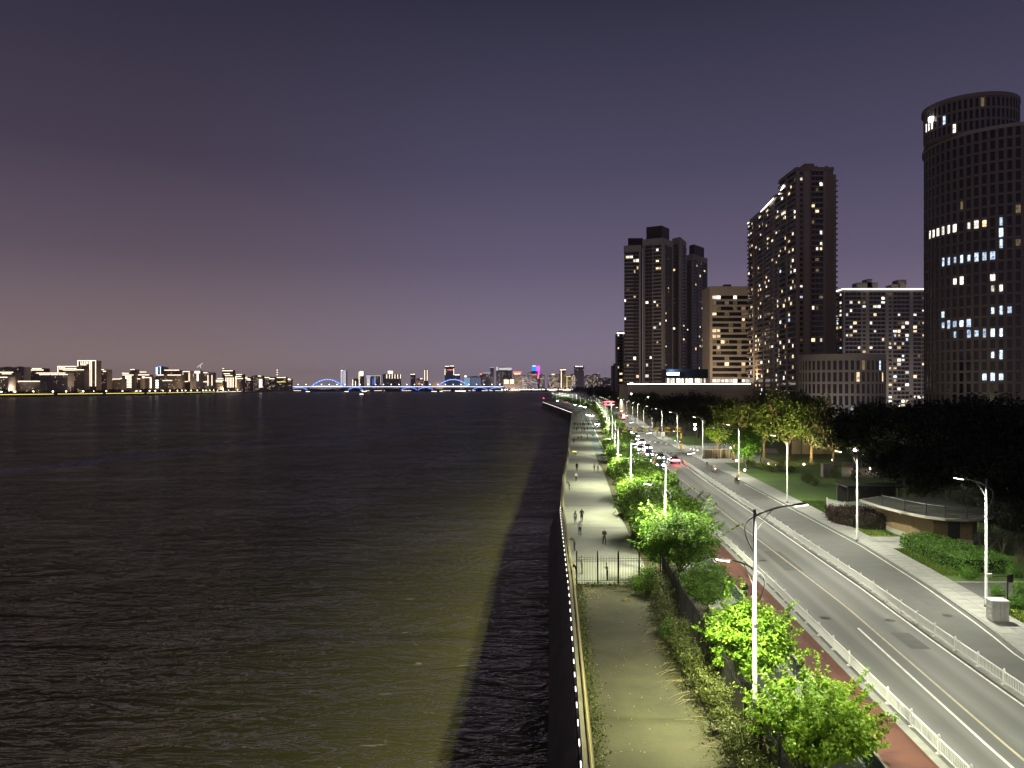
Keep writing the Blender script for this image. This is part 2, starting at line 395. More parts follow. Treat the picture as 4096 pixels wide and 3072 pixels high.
def water_material():
    m, nt, out = newmat('river_water'); N = nt.nodes; L = nt.links
    df = N.new('ShaderNodeBsdfDiffuse'); gl = N.new('ShaderNodeBsdfGlossy'); mxs = N.new('ShaderNodeMixShader')
    fr = N.new('ShaderNodeFresnel'); fr.inputs['IOR'].default_value = 1.33
    L.new(df.outputs[0], mxs.inputs[1]); L.new(gl.outputs[0], mxs.inputs[2]); L.new(mxs.outputs[0], out.inputs[0])
    tc = N.new('ShaderNodeTexCoord')
    def nz(scale, stretch, detail, dist=0.0, rot=0.0):
        mp = N.new('ShaderNodeMapping'); mp.inputs['Scale'].default_value = stretch; mp.inputs['Rotation'].default_value = (0,0,rot)
        L.new(tc.outputs['Object'], mp.inputs[0])
        n = N.new('ShaderNodeTexNoise'); n.inputs['Scale'].default_value = scale; n.inputs['Detail'].default_value = detail
        n.inputs['Roughness'].default_value = .55; n.inputs['Distortion'].default_value = dist
        L.new(mp.outputs[0], n.inputs['Vector']); return n.outputs[0]
    def math_(op, a, bb):
        n = N.new('ShaderNodeMath'); n.operation = op
        for i, v in enumerate((a, bb)):
            if isinstance(v, (int, float)): n.inputs[i].default_value = v
            else: L.new(v, n.inputs[i])
        return n.outputs[0]
    def ridge(o):    # peaked crests, flat troughs
        a = math_('ABSOLUTE', math_('SUBTRACT', o, .5), 0); return math_('SUBTRACT', 1.0, math_('MULTIPLY', a, 2.6))
    w1 = nz(.16, (.32,1,1), 2, .4, .12)
    w2 = ridge(nz(.27, (.42,1,1), 3, .6, .10))
    w3 = ridge(nz(1.0, (.45,1,1), 3, .5, -.12))
    w4 = nz(5.0, (.6,1,1), 2, .3, .3)
    gust = N.new('ShaderNodeMapRange'); gust.inputs['From Min'].default_value = .3; gust.inputs['From Max'].default_value = .7
    gust.inputs['To Min'].default_value = .45; gust.inputs['To Max'].default_value = 1.25; L.new(nz(.045, (.6,1,1), 3, .5), gust.inputs[0])
    h = math_('ADD', math_('MULTIPLY', w1, 2.6), math_('MULTIPLY', math_('MULTIPLY', w2, 1.9), gust.outputs[0]))
    h = math_('ADD', h, math_('MULTIPLY', math_('MULTIPLY', w3, .46), gust.outputs[0])); h = math_('ADD', h, math_('MULTIPLY', w4, .10))
    bp = N.new('ShaderNodeBump'); bp.inputs['Strength'].default_value = 1.0; bp.inputs['Distance'].default_value = 1.0
    L.new(h, bp.inputs['Height'])
    # unresolved chop: facet tilt that stays the same at every distance
    mp = N.new('ShaderNodeMapping'); mp.inputs['Scale'].default_value = (.55,1,1); L.new(tc.outputs['Object'], mp.inputs[0])
    fn = N.new('ShaderNodeTexNoise'); fn.inputs['Scale'].default_value = 2.2; fn.inputs['Detail'].default_value = 3; L.new(mp.outputs[0], fn.inputs['Vector'])
    sb = N.new('ShaderNodeVectorMath'); sb.operation = 'SUBTRACT'; sb.inputs[1].default_value = (.5,.5,.5); L.new(fn.outputs['Color'], sb.inputs[0])
    sc = N.new('ShaderNodeVectorMath'); sc.operation = 'MULTIPLY'; sc.inputs[1].default_value = (.6,.9,0); L.new(sb.outputs[0], sc.inputs[0])
    ad = N.new('ShaderNodeVectorMath'); ad.operation = 'ADD'; L.new(bp.outputs[0], ad.inputs[0]); L.new(sc.outputs[0], ad.inputs[1])
    nn = N.new('ShaderNodeVectorMath'); nn.operation = 'NORMALIZE'; L.new(ad.outputs[0], nn.inputs[0])
    for nd in (gl, fr): L.new(nn.outputs[0], nd.inputs['Normal'])
    # on a choppy river one mostly sees wave faces turned towards the eye, so the mirror share stays low
    L.new(math_('MINIMUM', fr.outputs[0], .40), mxs.inputs[0])
    # tide lines of foam drifting down the river
    sep = N.new('ShaderNodeSeparateXYZ'); L.new(tc.outputs['Object'], sep.inputs[0])
    fo = None
    segs = [((-135,199),(-117,262),7),((-117,262),(-104,330),5),((-68,300),(-41,590),10),((-41,590),(-20,760),14),((-95,330),(-55,620),8),((-55,620),(10,820),14),((-190,560),(-150,900),14),((-160,150),(-135,199),4.5)]
    wob = nz(.05, (1,1,1), 2); wob2 = math_('MULTIPLY', math_('SUBTRACT', wob, .5), 34.0)
    for (x0,y0),(x1,y1),wd in segs:
        dx, dy = x1-x0, y1-y0; ln = math.hypot(dx, dy); ux, uy = dx/ln, dy/ln
        # along and across coordinates
        al = math_('ADD', math_('MULTIPLY', math_('SUBTRACT', sep.outputs['X'], x0), ux), math_('MULTIPLY', math_('SUBTRACT', sep.outputs['Y'], y0), uy))
        ac = math_('ADD', math_('MULTIPLY', math_('SUBTRACT', sep.outputs['X'], x0), -uy), math_('MULTIPLY', math_('SUBTRACT', sep.outputs['Y'], y0), ux))
        ac = math_('ABSOLUTE', math_('ADD', ac, math_('MULTIPLY', wob2, .42)), 0)
        f1 = N.new('ShaderNodeMapRange'); f1.interpolation_type = 'SMOOTHSTEP'
        f1.inputs['From Min'].default_value = wd*1.6; f1.inputs['From Max'].default_value = 0.0; L.new(ac, f1.inputs[0])
        md = math_('ABSOLUTE', math_('SUBTRACT', al, ln/2), 0)
        f2 = N.new('ShaderNodeMapRange'); f2.interpolation_type = 'SMOOTHSTEP'
        f2.inputs['From Min'].default_value = ln/2*1.12; f2.inputs['From Max'].default_value = ln/2*.8; L.new(md, f2.inputs[0])
        f = math_('MULTIPLY', f1.outputs[0], f2.outputs[0])
        fo = f if fo is None else math_('MAXIMUM', fo, f)
    br = nz(.9, (.4,1,1), 4, .8)
    brr = N.new('ShaderNodeMapRange'); brr.inputs['From Min'].default_value = .42; brr.inputs['From Max'].default_value = .64; L.new(br, brr.inputs[0])
    foam = math_('MULTIPLY', fo, brr.outputs[0])
    # scattered small whitecaps
    cap = nz(1.1, (.35,1,1), 4, .9, .08); cr = N.new('ShaderNodeMapRange'); cr.inputs['From Min'].default_value = .67; cr.inputs['From Max'].default_value = .76; L.new(cap, cr.inputs[0])
    cr2 = math_('MULTIPLY', cr.outputs[0], .55)
    foam = math_('MAXIMUM', foam, cr2)
    mud = nz(.02, (1,.5,1), 3)
    mr = ramp(N, [(.3, (.140,.132,.038,1)), (.7, (.106,.100,.033,1))], 'LINEAR'); L.new(mud, mr.inputs[0])
    mx = N.new('ShaderNodeMix'); mx.data_type = 'RGBA'; L.new(foam, mx.inputs['Factor']); L.new(mr.outputs[0], mx.inputs['A']); mx.inputs['B'].default_value = (.92,.86,.78,1)
    L.new(mx.outputs['Result'], df.inputs['Color'])
    rm = N.new('ShaderNodeMapRange'); rm.inputs['To Min'].default_value = .17; rm.inputs['To Max'].default_value = .7; L.new(foam, rm.inputs[0]); L.new(rm.outputs[0], gl.inputs['Roughness'])
    return m
b = MB()
wx = [-5200,-1500,-600,-200,0,60,460]; wy = [-40,60,200,500,900,1500,3000,4700]
vs = [(x, y, WATER_Z) for y in wy for x in wx]; n = len(wx)
b.add(vs, [(j*n+i, j*n+i+1, (j+1)*n+i+1, (j+1)*n+i) for j in range(len(wy)-1) for i in range(n-1)])
o = b.build('water', water_material()); tag(o, kind='structure')

# ------------------------------------------------------------------ promenade, path, roads
prom = strip('promenade', off(L_wall, -.05), L_prom, 63.4, 893, 0.0, M['concrete'], 3.0)
for k in range(28):                                   # dark drainage joints across the paving
    y = 71.8 + 17.2*k
    if y > 505: break
    b = MB(); x0, x1 = L_wall(y)+.25, L_prom(y)-.1
    b.add([(x0,y-.16,.004),(x1,y-.16,.004),(x1,y+.16,.004),(x0,y+.16,.004)], [(0,1,2,3)])
    b.build('drain_joint', M['asphalt_side'], prom)
strip('dirt_path', off(L_wall, -.05), L_path, -40, 63.4, -.01, M['dirt'], 2.0)
strip('planting_strip', L_path, off(L_blue, -2.4), -40, 63.4, -.02, M['soil'], 3.0)
strip('planting_strip', L_prom, off(L_blue, -2.4), 63.4, 130, -.02, M['soil'], 3.0)
strip('garden_walk', off(L_blue, -2.4), L_blue, -40, 130, -.014, M['paving'], 3.0)
L_bike = off(L_prom, 2.6)
L_sroad = lambda y: max(L_bike(y)+.3, L_lamp(y)-1.6)
strip('planting_strip', L_prom, off(L_lfen, -1.0), 130, 190, -.02, M['soil'], 4.0)
strip('cycle_lane', L_prom, L_bike, 190, 893, -.012, M['bike_blue'], 5.0)
strip('lane_line', off(L_bike, -.12), off(L_bike, .12), 190, 520, -.004, M['paint'], 5.0)
strip('side_road', L_bike, L_sroad, 232, 900, -.016, M['asphalt_side'], 5.0)
strip('side_paving', L_bike, off(L_lamp, -.2), 190, 232, -.016, M['red_lane'], 5.0)
strip('planting_strip', L_sroad, off(L_lfen, -1.0), 190, 1060, -.024, M['soil'], 5.0)
strip('red_lane', off(L_blue, .1), off(L_lfen, -.55), -40, 118, -.03, M['red_lane'], 3.0)
strip('kerb_band', off(L_lfen, -.55), off(L_lfen, -.12), -40, 190, -.022, M['kerb'], 3.0)
strip('road', off(L_lfen, -1.0), off(L_med, .05), 118, 1060, -.035, M['asphalt'], 4.0)
strip('road', off(L_lfen, -.12), off(L_med, .05), -40, 118, -.035, M['asphalt'], 3.0)
strip('service_road', off(L_med, .05), L_redge, -40, 1060, -.032, M['asphalt_side'], 3.0)
strip('median_base', off(L_med, -.28), off(L_med, .28), -40, 168, -.02, M['kerb'], 3.0)
strip('lane_line', off(L_line, -.07), off(L_line, .07), -40, 900, -.028, M['paint_yellow'], 3.0)
strip('lane_line', off(L_line, -.95), off(L_line, -.80), -40, 52, -.028, M['paint'], 3.0)
strip('lane_line', off(L_med, -.62), off(L_med, -.48), -40, 190, -.028, M['paint'], 3.0)
strip('lane_line', off(L_redge, -.42), off(L_redge, -.30), -40, 130, -.026, M['paint'], 3.0)
# zebra bars by the crossing
for k in range(4):
    c = G(2600+22*k, 1766+3*k)
    b = MB(); b.obox(c, (.28,.96), 2.0, .26, -.027, -.026); tag(b.build('zebra_bar', M['paint']), kind='structure')
# pavement on the park side with its slabs and kerb stones
pav = strip('pavement', off(L_redge, .16), L_walk, -40, 505, .085, M['paving_b'], 3.0)
slab_m = []
for v in range(3):
    s = MB(); s.box(-.56,.56,-.57,.57,-.03,.012+.004*v); slab_m.append(s.mesh('slab', M['paving'] if v != 1 else M['paving_b']))
cnt = 0
y = 45.0
while y < 112 and cnt < 290:
    x = L_redge(y)+.16+.62
    while x < L_walk(y)-.5:
        if not (random.random() < .03):
            o = link('slab', random.choice(slab_m), pav, loc=(x, y, .085), rot=(random.uniform(-.006,.006), random.uniform(-.006,.006), -.075+random.uniform(-.01,.01)))
            cnt += 1
        x += 1.16
    y += 1.18
kerb = strip('kerb', off(L_redge, 0.0), off(L_redge, .16), -40, 505, .088, M['kerb'], 3.0)
b = MB(); extrude(b, L_redge, [(0,-.1),(0,.086)], -40, 505, 3.0); b.build('kerb_face', M['kerb'], kerb)
ks = MB(); ks.box(-.075,.075,-.49,.49,-.12,.025); ksm = ks.mesh('kerb_stone', M['kerb'])
y = 44.0
while y < 130:
    dx = L_redge(y+.5)-L_redge(y-.5)
    link('kerb_stone', ksm, kerb, loc=(L_redge(y)+.08, y, .075), rot=(0,0,-math.atan2(dx,1)))
    y += 1.0
strip('lawn', L_walk, lambda y: max(L_walk(y)+4, 200), -40, 260, .06, M['lawn'], 5.0)
# the mown verge between pavement and beds
strip('verge', off(L_walk, .05), off(L_walk, 2.6), 66, 77, .066, M['lawn_bright'], 2.0)
strip('verge', off(L_walk, .05), off(L_walk, 2.4), 84, 98, .066, M['lawn_bright'], 2.0)
strip('verge', off(L_walk, .05), off(L_walk, 5), 40, 58.5, .066, M['lawn_bright'], 2.0)
strip('driveway', off(L_walk, -.1), off(L_walk, 14), 59.2, 63.6, .072, M['asphalt_side'], 2.0)
for yy in (59.0, 63.7):
    b = MB(); b.box(L_walk(yy), L_walk(yy)+13, yy-.1, yy+.1, .06, .16); tag(b.build('driveway_kerb', M['kerb']), kind='structure')
strip('forecourt', off(L_walk, 0), off(L_walk, 6), 77.5, 83.5, .07, M['paving'], 2.0)
strip('plaza', off(L_walk, 0), off(L_walk, 12), 166, 215, .07, M['paving'], 4.0)
b = MB(); b.add([(60,140,.075),(86,128,.075),(98,150,.075),(72,168,.075)], [(0,1,2,3)]); tag(b.build('square', M['paving_warm']), kind='structure')
b = MB(); b.add([(50,196,.078),(66,190,.078),(70,204,.078),(54,212,.078)], [(0,1,2,3)]); tag(b.build('sand_court', M['paving_warm']), kind='structure')

# ------------------------------------------------------------------ river wall with its parapet
wall = empty('river_wall', (0,0,0))
tag(wall, 'dark concrete river wall with pale parapet and a row of small light bars', 'wall')
b = MB(); extrude(b, L_wall, [(-.55,-.9),(-.55,-.5),(-1.1,-1.2),(-1.9,-3.5),(-2.1,-6.9),(0,-6.9),(0,-.9)], -40, 109, 4.0); b.build('wall_foot', M['wall'], wall)
b = MB(); extrude(b, L_wall, [(-.55,-.9),(-.9,-3.5),(-1.05,-6.9),(0,-6.9),(0,-.9)], 109, 893, 4.0); b.build('wall_face', M['wall'], wall)
b = MB(); extrude(b, L_wall, [(0,-.9),(-.5,-.9),(-.5,-.45),(-.42,-.40),(-.42,.95),(-.05,.95),(0,.0)], -40, 893, 4.0); b.build('wall_crown', M['wall'], wall)
b = MB(); extrude(b, L_wall, [(-.46,.953),(-.46,1.07),(-.03,1.07),(-.03,.953)], -40, 893, 4.0); b.build('parapet_cap', M['parapet'], wall)
b = MB(); extrude(b, L_wall, [(-.042,.02),(-.046,.95),(.0,.952),(.012,.02)], -40, 893, 4.0); b.build('parapet_inner', M['parapet'], wall)
b = MB(); b.tube([(L_wall(y)-.12, y, 1.16) for y in ysamp(-40, 66, 4)], .03, 6); b.build('rail', M['rail_yellow'], wall, True)
b = MB(); b.tube([(L_wall(y)-.14, y, 1.22) for y in ysamp(66, 893, 4)], .04, 6); b.build('rail', M['parapet'], wall, True)
# return wall where the bank turns away
b = MB(); b.add([(36-.9,893,-6.9),(58-.9,960,-6.9),(58-.5,960,1.0),(36-.5,893,1.0),(36.2,893,1.0),(58.2,960,1.0)], [(0,1,2,3),(3,2,5,4)]); b.build('wall_return', M['wall'], wall)
lb_m = MB(); lb_m.box(-.02,.02,-.30,.30,-.03,.03); lbm = lb_m.mesh('light_bar', M['led_pink'])
y = 27.0; cnt = 0
while y < 505 and cnt < 225:
    dx = L_wall(y+.5)-L_wall(y-.5)
    link('light_bar', lbm, wall, loc=(L_wall(y)-.47, y, -.12), rot=(0,0,-math.atan2(dx,1)))
    y += 2.1; cnt += 1
b = MB(); extrude(b, L_wall, [(-.50,-.05),(-.50,.06),(-.44,.06)], 505, 893, 4.0); b.build('light_strip', M['led_pink'], wall)

# manhole covers and resurfaced patches
cv = MB(); cv.tube([(0,0,0),(0,0,.006)], .36, 16); CVM = cv.mesh('manhole_cover', M['iron_cover'])
for k, (px, py, z) in enumerate(((3480,2790,-.034),(3300,2470,-.034),(3560,2480,-.034),(3250,2290,-.034),(3790,2460,-.031),(3520,2260,-.031),(3050,2240,-.034),(2960,2110,-.034),(3350,2110,-.031))):
    x, y = G(px, py); o = link('manhole_cover', CVM, loc=(x,y,z)); tag(o, 'round iron manhole cover set in the asphalt', 'manhole', 'manhole covers in the road')
for px, py, hx, hy in ((3640,2560,.6,1.6),(3130,2240,.8,4.0),(3700,2390,.7,2.2)):
    x, y = G(px, py); b = MB(); b.obox((x,y), (.085,.996), hy, hx, -.0335, -.0302 if px != 3700 else -.028); tag(b.build('road_patch', M['asphalt_patch']), kind='structure')
# ------------------------------------------------------------------ street lamps
def arc(p0, p1, p2, n=8):
    return [tuple((1-t)**2*a + 2*t*(1-t)*bb + t*t*c for a, bb, c in zip(p0, p1, p2)) for t in [i/n for i in range(n+1)]]
def head_mesh(name):
    b = MB()
    st = [(0,.05,.03),(.25,.13,.055),(.7,.16,.06),(.95,.10,.035)]
    vs = []; fs = []
    for i, (x, hw, hz) in enumerate(st):
        for yy, zz in ((-hw,-.3*hz),(-hw*.6,hz),(hw*.6,hz),(hw,-.3*hz),(hw*.8,-hz),(-hw*.8,-hz)):
            vs.append((x,yy,zz))
        if i:
            for k in range(6): fs.append(((i-1)*6+k,(i-1)*6+(k+1)%6,i*6+(k+1)%6,i*6+k))
    fs += [tuple(range(5,-1,-1)), tuple(range(18,24))]
    b.add(vs, fs); return b.mesh(name, M['pole'])
def panel_mesh():
    b = MB(); b.box(.22,.98,-.12,.12,-.105,-.055); return b.mesh('light_panel', M['lamp_warm'])
HEAD = head_mesh('lamp_head'); PANEL = panel_mesh()
def spot(parent, loc, energy, colr, size=160, rad=.18, blend=.35, rot=(0,0,0)):
    l = bpy.data.lights.new('lamp_light', 'SPOT'); l.energy = energy; l.color = colr
    l.spot_size = R(size); l.spot_blend = blend; l.shadow_soft_size = rad
    o = bpy.data.objects.new('lamp_light', l); col.objects.link(o); o.parent = parent; o.location = loc; o.rotation_euler = rot
    return o
def arm_parts(root, z, s, reach, rise, tilt):
    """curved arm on side s (+1 right), brace, bow on the other side and the head"""
    b = MB(); b.tube(arc((0,0,z), (s*reach*.45,0,z+rise*.8), (s*reach,0,z+rise), 8), [.05-.002*i for i in range(9)], 6); b.build('arm', M['pole'], root, True)
    b = MB(); b.tube(arc((0,0,z-.9), (s*.25,0,z-.25), (s*reach*.5,0,z+rise*.62), 6), .022, 5); b.build('brace', M['pole'], root, True)
    b = MB(); b.tube(arc((0,0,z-.02), (-s*.95,0,z-.35), (-s*.02,0,z-1.75), 10), .028, 5); b.build('bow', M['pole'], root, True)
    h = link('lamp_head', HEAD, root, loc=(s*reach,0,z+rise), rot=(0, -tilt if s > 0 else tilt, 0 if s > 0 else math.pi))
    if s < 0: h.rotation_euler = (0, -tilt, math.pi)
    h.scale = (.8,.85,.8); link('light_panel', PANEL, h)
def pole_mesh(h):
    b = MB(); b.tube([(0,0,0),(0,0,.25),(0,0,.26),(0,0,h)], [.16,.16,.115,.065], 10); return b.mesh('pole', M['pole'])
def double_lamp():
    r = empty('street_lamp')
    me = pole_mesh(10.3); me.polygons.foreach_set('use_smooth', [True]*len(me.polygons)); link('pole', me, r)
    b = MB(); b.tube([(0,0,4.55),(0,0,4.75)], .115, 10); b.build('collar', M['grey_metal'], r)
    b = MB(); b.box(-.1,.1,-.145,-.10,.5,.95); b.build('hatch', M['grey_metal'], r)
    arm_parts(r, 9.95, 1, 1.75, .55, .14)
    arm_parts(r, 7.35, -1, 1.05, .45, .14)
    return r
def single_lamp():
    r = empty('street_lamp')
    me = pole_mesh(9.4); me.polygons.foreach_set('use_smooth', [True]*len(me.polygons)); link('pole', me, r)
    b = MB(); b.tube([(0,0,6.6),(0,0,6.75)], .11, 10); b.build('collar', M['grey_metal'], r)
    arm_parts(r, 8.9, -1, 1.45, .5, .16)
    return r
C_ROAD = (.98,.97,.78); C_GREEN = (.95,1.0,.56)
E_UP, E_LOW, E_RIGHT = 9500, 9800, 8800
proto2 = double_lamp()
tag(proto2, 'white two-armed street lamp in the row of trees beside the promenade', 'street lamp', 'lamps along the row of trees')
lamp_Y = [7,37.4,67,97,127,158,190,225,262,295,330,365,400,435,470,505,560,620,680,740,800,860,910,960,1000,1040,1080]
posts = [proto2] + [copy_tree(proto2) for _ in lamp_Y[1:]]
for o, y in zip(posts, lamp_Y):
    x = L_lamp(y); o.location = (x, y, 0)
    o.rotation_euler = (0,0,-math.atan2(L_lamp(y+3)-L_lamp(y-3), 6)*.8 + random.uniform(-.03,.03))
    if y < 700:
        f = 1.0 if y < 140 else .72 if y < 300 else .6
        spot(o, (2.3,0,10.3), E_UP*f, C_ROAD)
        spot(o, (-1.6,0,7.6), E_LOW*f, C_GREEN, 150, .12, .85)
    else:
        spot(o, (0,-.6,9.6), E_UP*.9, C_ROAD)
for o, lab in zip(posts[1:4], ('two-armed street lamp rising between the two lime-green trees','two-armed street lamp standing in the broad green tree by the railing gate','two-armed street lamp behind the broad green tree, level with the walking couple')):
    o['label'] = lab
protoS = single_lamp()
tag(protoS, 'white single-armed street lamp standing on the park-side pavement', 'street lamp', 'lamps along the park pavement')
park_lamps = [(27,28.6),(56.6,34.9),(81,36.35),(108,38.65),(140,41.3),(177,43.9),(212,45.6),(247,48.2),(282,51.4),(320,54.8),(360,58.8),(400,62.8),(450,67.2),(510,72.5),(580,75.5)]
posts = [protoS] + [copy_tree(protoS) for _ in park_lamps[1:]]
for o, (y, x) in zip(posts, park_lamps):
    o.location = (x, y, .085); o.rotation_euler = (0,0,-.07+random.uniform(-.04,.04))
    spot(o, (-1.95,0,9.1), E_RIGHT, C_ROAD, 158)

for o, lab in zip(posts[1:5], ('single-armed street lamp behind the grey street cabinet','single-armed street lamp between the purple bed and the kerb','single-armed street lamp on the kerb before the open lawn','single-armed street lamp with the yellow guide post at its foot')):
    o['label'] = lab

# ------------------------------------------------------------------ black iron fences
bar = MB(); bar.tube([(0,0,.06),(0,0,2.30),(0,0,2.42)], [.013,.013,.004], 4); BAR = bar.mesh('bar', M['black_iron'])
post = MB(); post.box(-.055,.055,-.055,.055,-.02,2.62); post.tube([(0,0,2.62),(0,0,2.66),(0,0,2.72),(0,0,2.76)], [.03,.06,.05,.01], 6); POST = post.mesh('post', M['black_iron'])
def iron_fence(label, pts, post_gap, bar_gap, y_scale=1.0):
    r = empty('iron_fence', (pts[0][0], pts[0][1], 0)); tag(r, label, 'fence')
    ox, oy = pts[0]
    seg = []; tot = 0
    for a, c in zip(pts, pts[1:]):
        d = math.dist(a, c); seg.append((tot, a, c, d)); tot += d
    def at(s):
        for t0, a, c, d in seg:
            if s <= t0 + d + 1e-6:
                t = (s-t0)/d; return a[0]+(c[0]-a[0])*t, a[1]+(c[1]-a[1])*t, math.atan2(c[1]-a[1], c[0]-a[0])
        a, c = seg[-1][1], seg[-1][2]; return c[0], c[1], math.atan2(c[1]-a[1], c[0]-a[0])
    n = int(tot/post_gap)
    for i in range(n+1):
        x, y, an = at(i*tot/n); link('post', POST, r, loc=(x-ox, y-oy, 0), rot=(0,0,an))
    for z in (.16,.30,2.0,2.15):
        b = MB(); b.tube([(p[0]-ox, p[1]-oy, z) for p in pts], .018, 4); b.build('rail', M['black_iron'], r)
    k = int(tot/bar_gap); cnt = 0
    for i in range(1, k):
        if cnt >= 298: break
        x, y, an = at(i*tot/k); link('bar', BAR, r, loc=(x-ox, y-oy, 0), rot=(0,0,an)); cnt += 1
iron_fence('black iron railing gate across the promenade, closing off the dirt path', [(5.35,63.6),(12.2,63.3)], 1.62, .128)
iron_fence('long black iron fence running between the leafy shrubs and the row of trees', [(L_fence(y)+.1, y) for y in (24.5,30,36,47,53.5,61.5,63.1)], 2.6, .131)

# ------------------------------------------------------------------ white road rails
rp = MB(); rp.box(-.05,.05,-.05,.05,.05,.80); rp.box(-.12,.12,-.09,.09,0,.06); rp.tube([(0,0,.80),(0,0,.83),(0,0,.88),(0,0,.91)], [.05,.055,.045,.01], 6); RPOST = rp.mesh('post', M['white_paint'])
rb = MB(); rb.box(-.013,.013,-.028,.028,.17,.68); RBAL = rb.mesh('baluster', M['white_paint'])
def road_rail(label, L, y0, y1, zb):
    r = empty('road_rail', (L(y0), y0, zb)); tag(r, label, 'railing')
    ox, oy = L(y0), y0
    y = y0; cnt = 0; i = 0; rest = MB()
    for z, hw, hh in ((.70,.035,.03),(.155,.03,.025)):
        b = MB(); extrude(b, lambda t: L(t)-ox, [(-hw,z-hh),(-hw,z+hh),(hw,z+hh),(hw,z-hh),(-hw,z-hh)], y0, y1, 3.0)
        b.v = [(x, yy-oy, zz) for x, yy, zz in b.v]; b.build('rail', M['white_paint'], r)
    while y < y1:
        an = -math.atan2(L(y+.5)-L(y-.5), 1)
        link('post', RPOST, r, loc=(L(y)-ox, y-oy, 0), rot=(0,0,an))
        for k in range(1, 18):
            yy = y + 2.72*k/18
            if cnt < 298: link('baluster', RBAL, r, loc=(L(yy)-ox, yy-oy, 0), rot=(0,0,an)); cnt += 1
            else: rest.box(L(yy)-ox-.013, L(yy)-ox+.013, yy-oy-.028, yy-oy+.028, .17, .68)
        y += 2.72
    if rest.v: tag(rest.build('balusters', M['white_paint'], r), kind='stuff')
road_rail('low white baluster railing between the red cycle lane and the road', L_lfen, 28.6, 158, -.02)
road_rail('low white baluster railing on the median between road and service road', L_med, 36.6, 166, -.018)

# ------------------------------------------------------------------ blue-grey slatted barrier beside the red lane
r = empty('slat_barrier', (L_blue(26), 26, 0)); tag(r, 'blue-grey slatted barrier with pale cap along the red cycle lane', 'barrier')
ox, oy = L_blue(26), 26.0
sp = MB(); sp.box(-.03,.03,-.98,.98,0,.13); SLAT = sp.mesh('slat', M['blue_slat'])
pp = MB(); pp.box(-.05,-.03,-.05,.05,0,1.0); pp.box(.03,.05,-.05,.05,0,1.0); PPOST = pp.mesh('post', M['blue_slat'])
cp = MB(); cp.box(-.07,.07,-1.0,1.0,1.0,1.06); CAP = cp.mesh('cap', M['pale_stone'])
bc = MB(); bc.tube([(-.05,0,.75),(-.55,0,.02)], .022, 5); bc.tube([(-.3,-.25,.37),(-.3,.25,.37)], .015, 4); BRACE = bc.mesh('brace', M['grey_metal'])
for i in range(38):
    y = 27 + 2.0*i; x = L_blue(y); an = -math.atan2(L_blue(y+1)-L_blue(y-1), 2)
    for k in range(6):
        link('slat', SLAT, r, loc=(x-ox, y-oy, .06+.155*k), rot=(0,0,an))
    link('cap', CAP, r, loc=(x-ox, y-oy, 0), rot=(0,0,an))
    y2 = y-1; link('post', PPOST, r, loc=(L_blue(y2)-ox, y2-oy, 0), rot=(0,0,an))
    if i % 1 == 0: link('brace', BRACE, r, loc=(L_blue(y2)-ox, y2-oy, 0), rot=(0,0,an))
# ------------------------------------------------------------------ foliage
rng = np.random.default_rng(11)
M['leaf_lime'] = leafmat('leaf_lime', (.07,.16,.012), (.22,.39,.03), (.36,.48,.06), .35)
M['leaf_lime_lit'] = leafmat('leaf_lime_lit', (.11,.22,.014), (.32,.52,.04), (.46,.60,.08), .38)  # leaf_lime for the nearest tree, extra lamp brightness put into its colour
M['leaf_green'] = leafmat('leaf_green', (.06,.14,.02), (.18,.34,.04), (.30,.44,.07), .35)
M['leaf_olive'] = leafmat('leaf_olive', (.045,.06,.014), (.115,.14,.03), (.22,.22,.07), .25)
M['leaf_row'] = leafmat('leaf_row', (.05,.12,.012), (.16,.29,.028), (.26,.38,.05), .35)
M['leaf_park'] = leafmat('leaf_park', (.03,.055,.014), (.08,.125,.028), (.13,.16,.04), .3)
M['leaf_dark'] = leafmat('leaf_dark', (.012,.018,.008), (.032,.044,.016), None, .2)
M['leaf_hedge'] = leafmat('leaf_hedge', (.05,.12,.015), (.13,.28,.035), (.19,.36,.06), .25)
M['leaf_purple'] = leafmat('leaf_purple', (.018,.010,.009), (.055,.026,.024), (.08,.045,.035), .2)
M['leaf_dry'] = leafmat('leaf_dry', (.22,.18,.09), (.38,.32,.17), (.46,.42,.26), .1)
M['leaf_far'] = leafmat('leaf_far', (.015,.017,.009), (.05,.05,.02), (.09,.08,.03), .1)
M['blade'] = leafmat('blade', (.05,.10,.015), (.12,.19,.03), (.18,.22,.05), .3)

def leaf_quads(P, size, aspect=.55, nrm=None, jit=.35):
    """leaf rhombs centred at P; nrm biases their facing"""
    n = len(P)
    d = rng.normal(size=(n,3))
    if nrm is not None: d = d*.75 + nrm
    d /= np.linalg.norm(d, axis=1, keepdims=True)+1e-9
    a = np.cross(d, rng.normal(size=(n,3))); a /= np.linalg.norm(a, axis=1, keepdims=True)+1e-9
    c = np.cross(d, a)
    s = (size*(1+jit*(rng.random(n)*2-1)))[:,None]
    V = np.stack([P-a*s*.5, P+c*s*aspect*.5+d*s*.08, P+a*s*.5, P-c*s*aspect*.5+d*s*.08], 1).reshape(-1,3)
    F = np.arange(4*n).reshape(-1,4)
    return V, F
def ell_points(n, c, r, shell=.55):
    d = rng.normal(size=(n,3)); d /= np.linalg.norm(d, axis=1, keepdims=True)
    rad = shell + (1-shell)*rng.random(n)**.6
    return np.array(c)+d*rad[:,None]*np.array(r), d

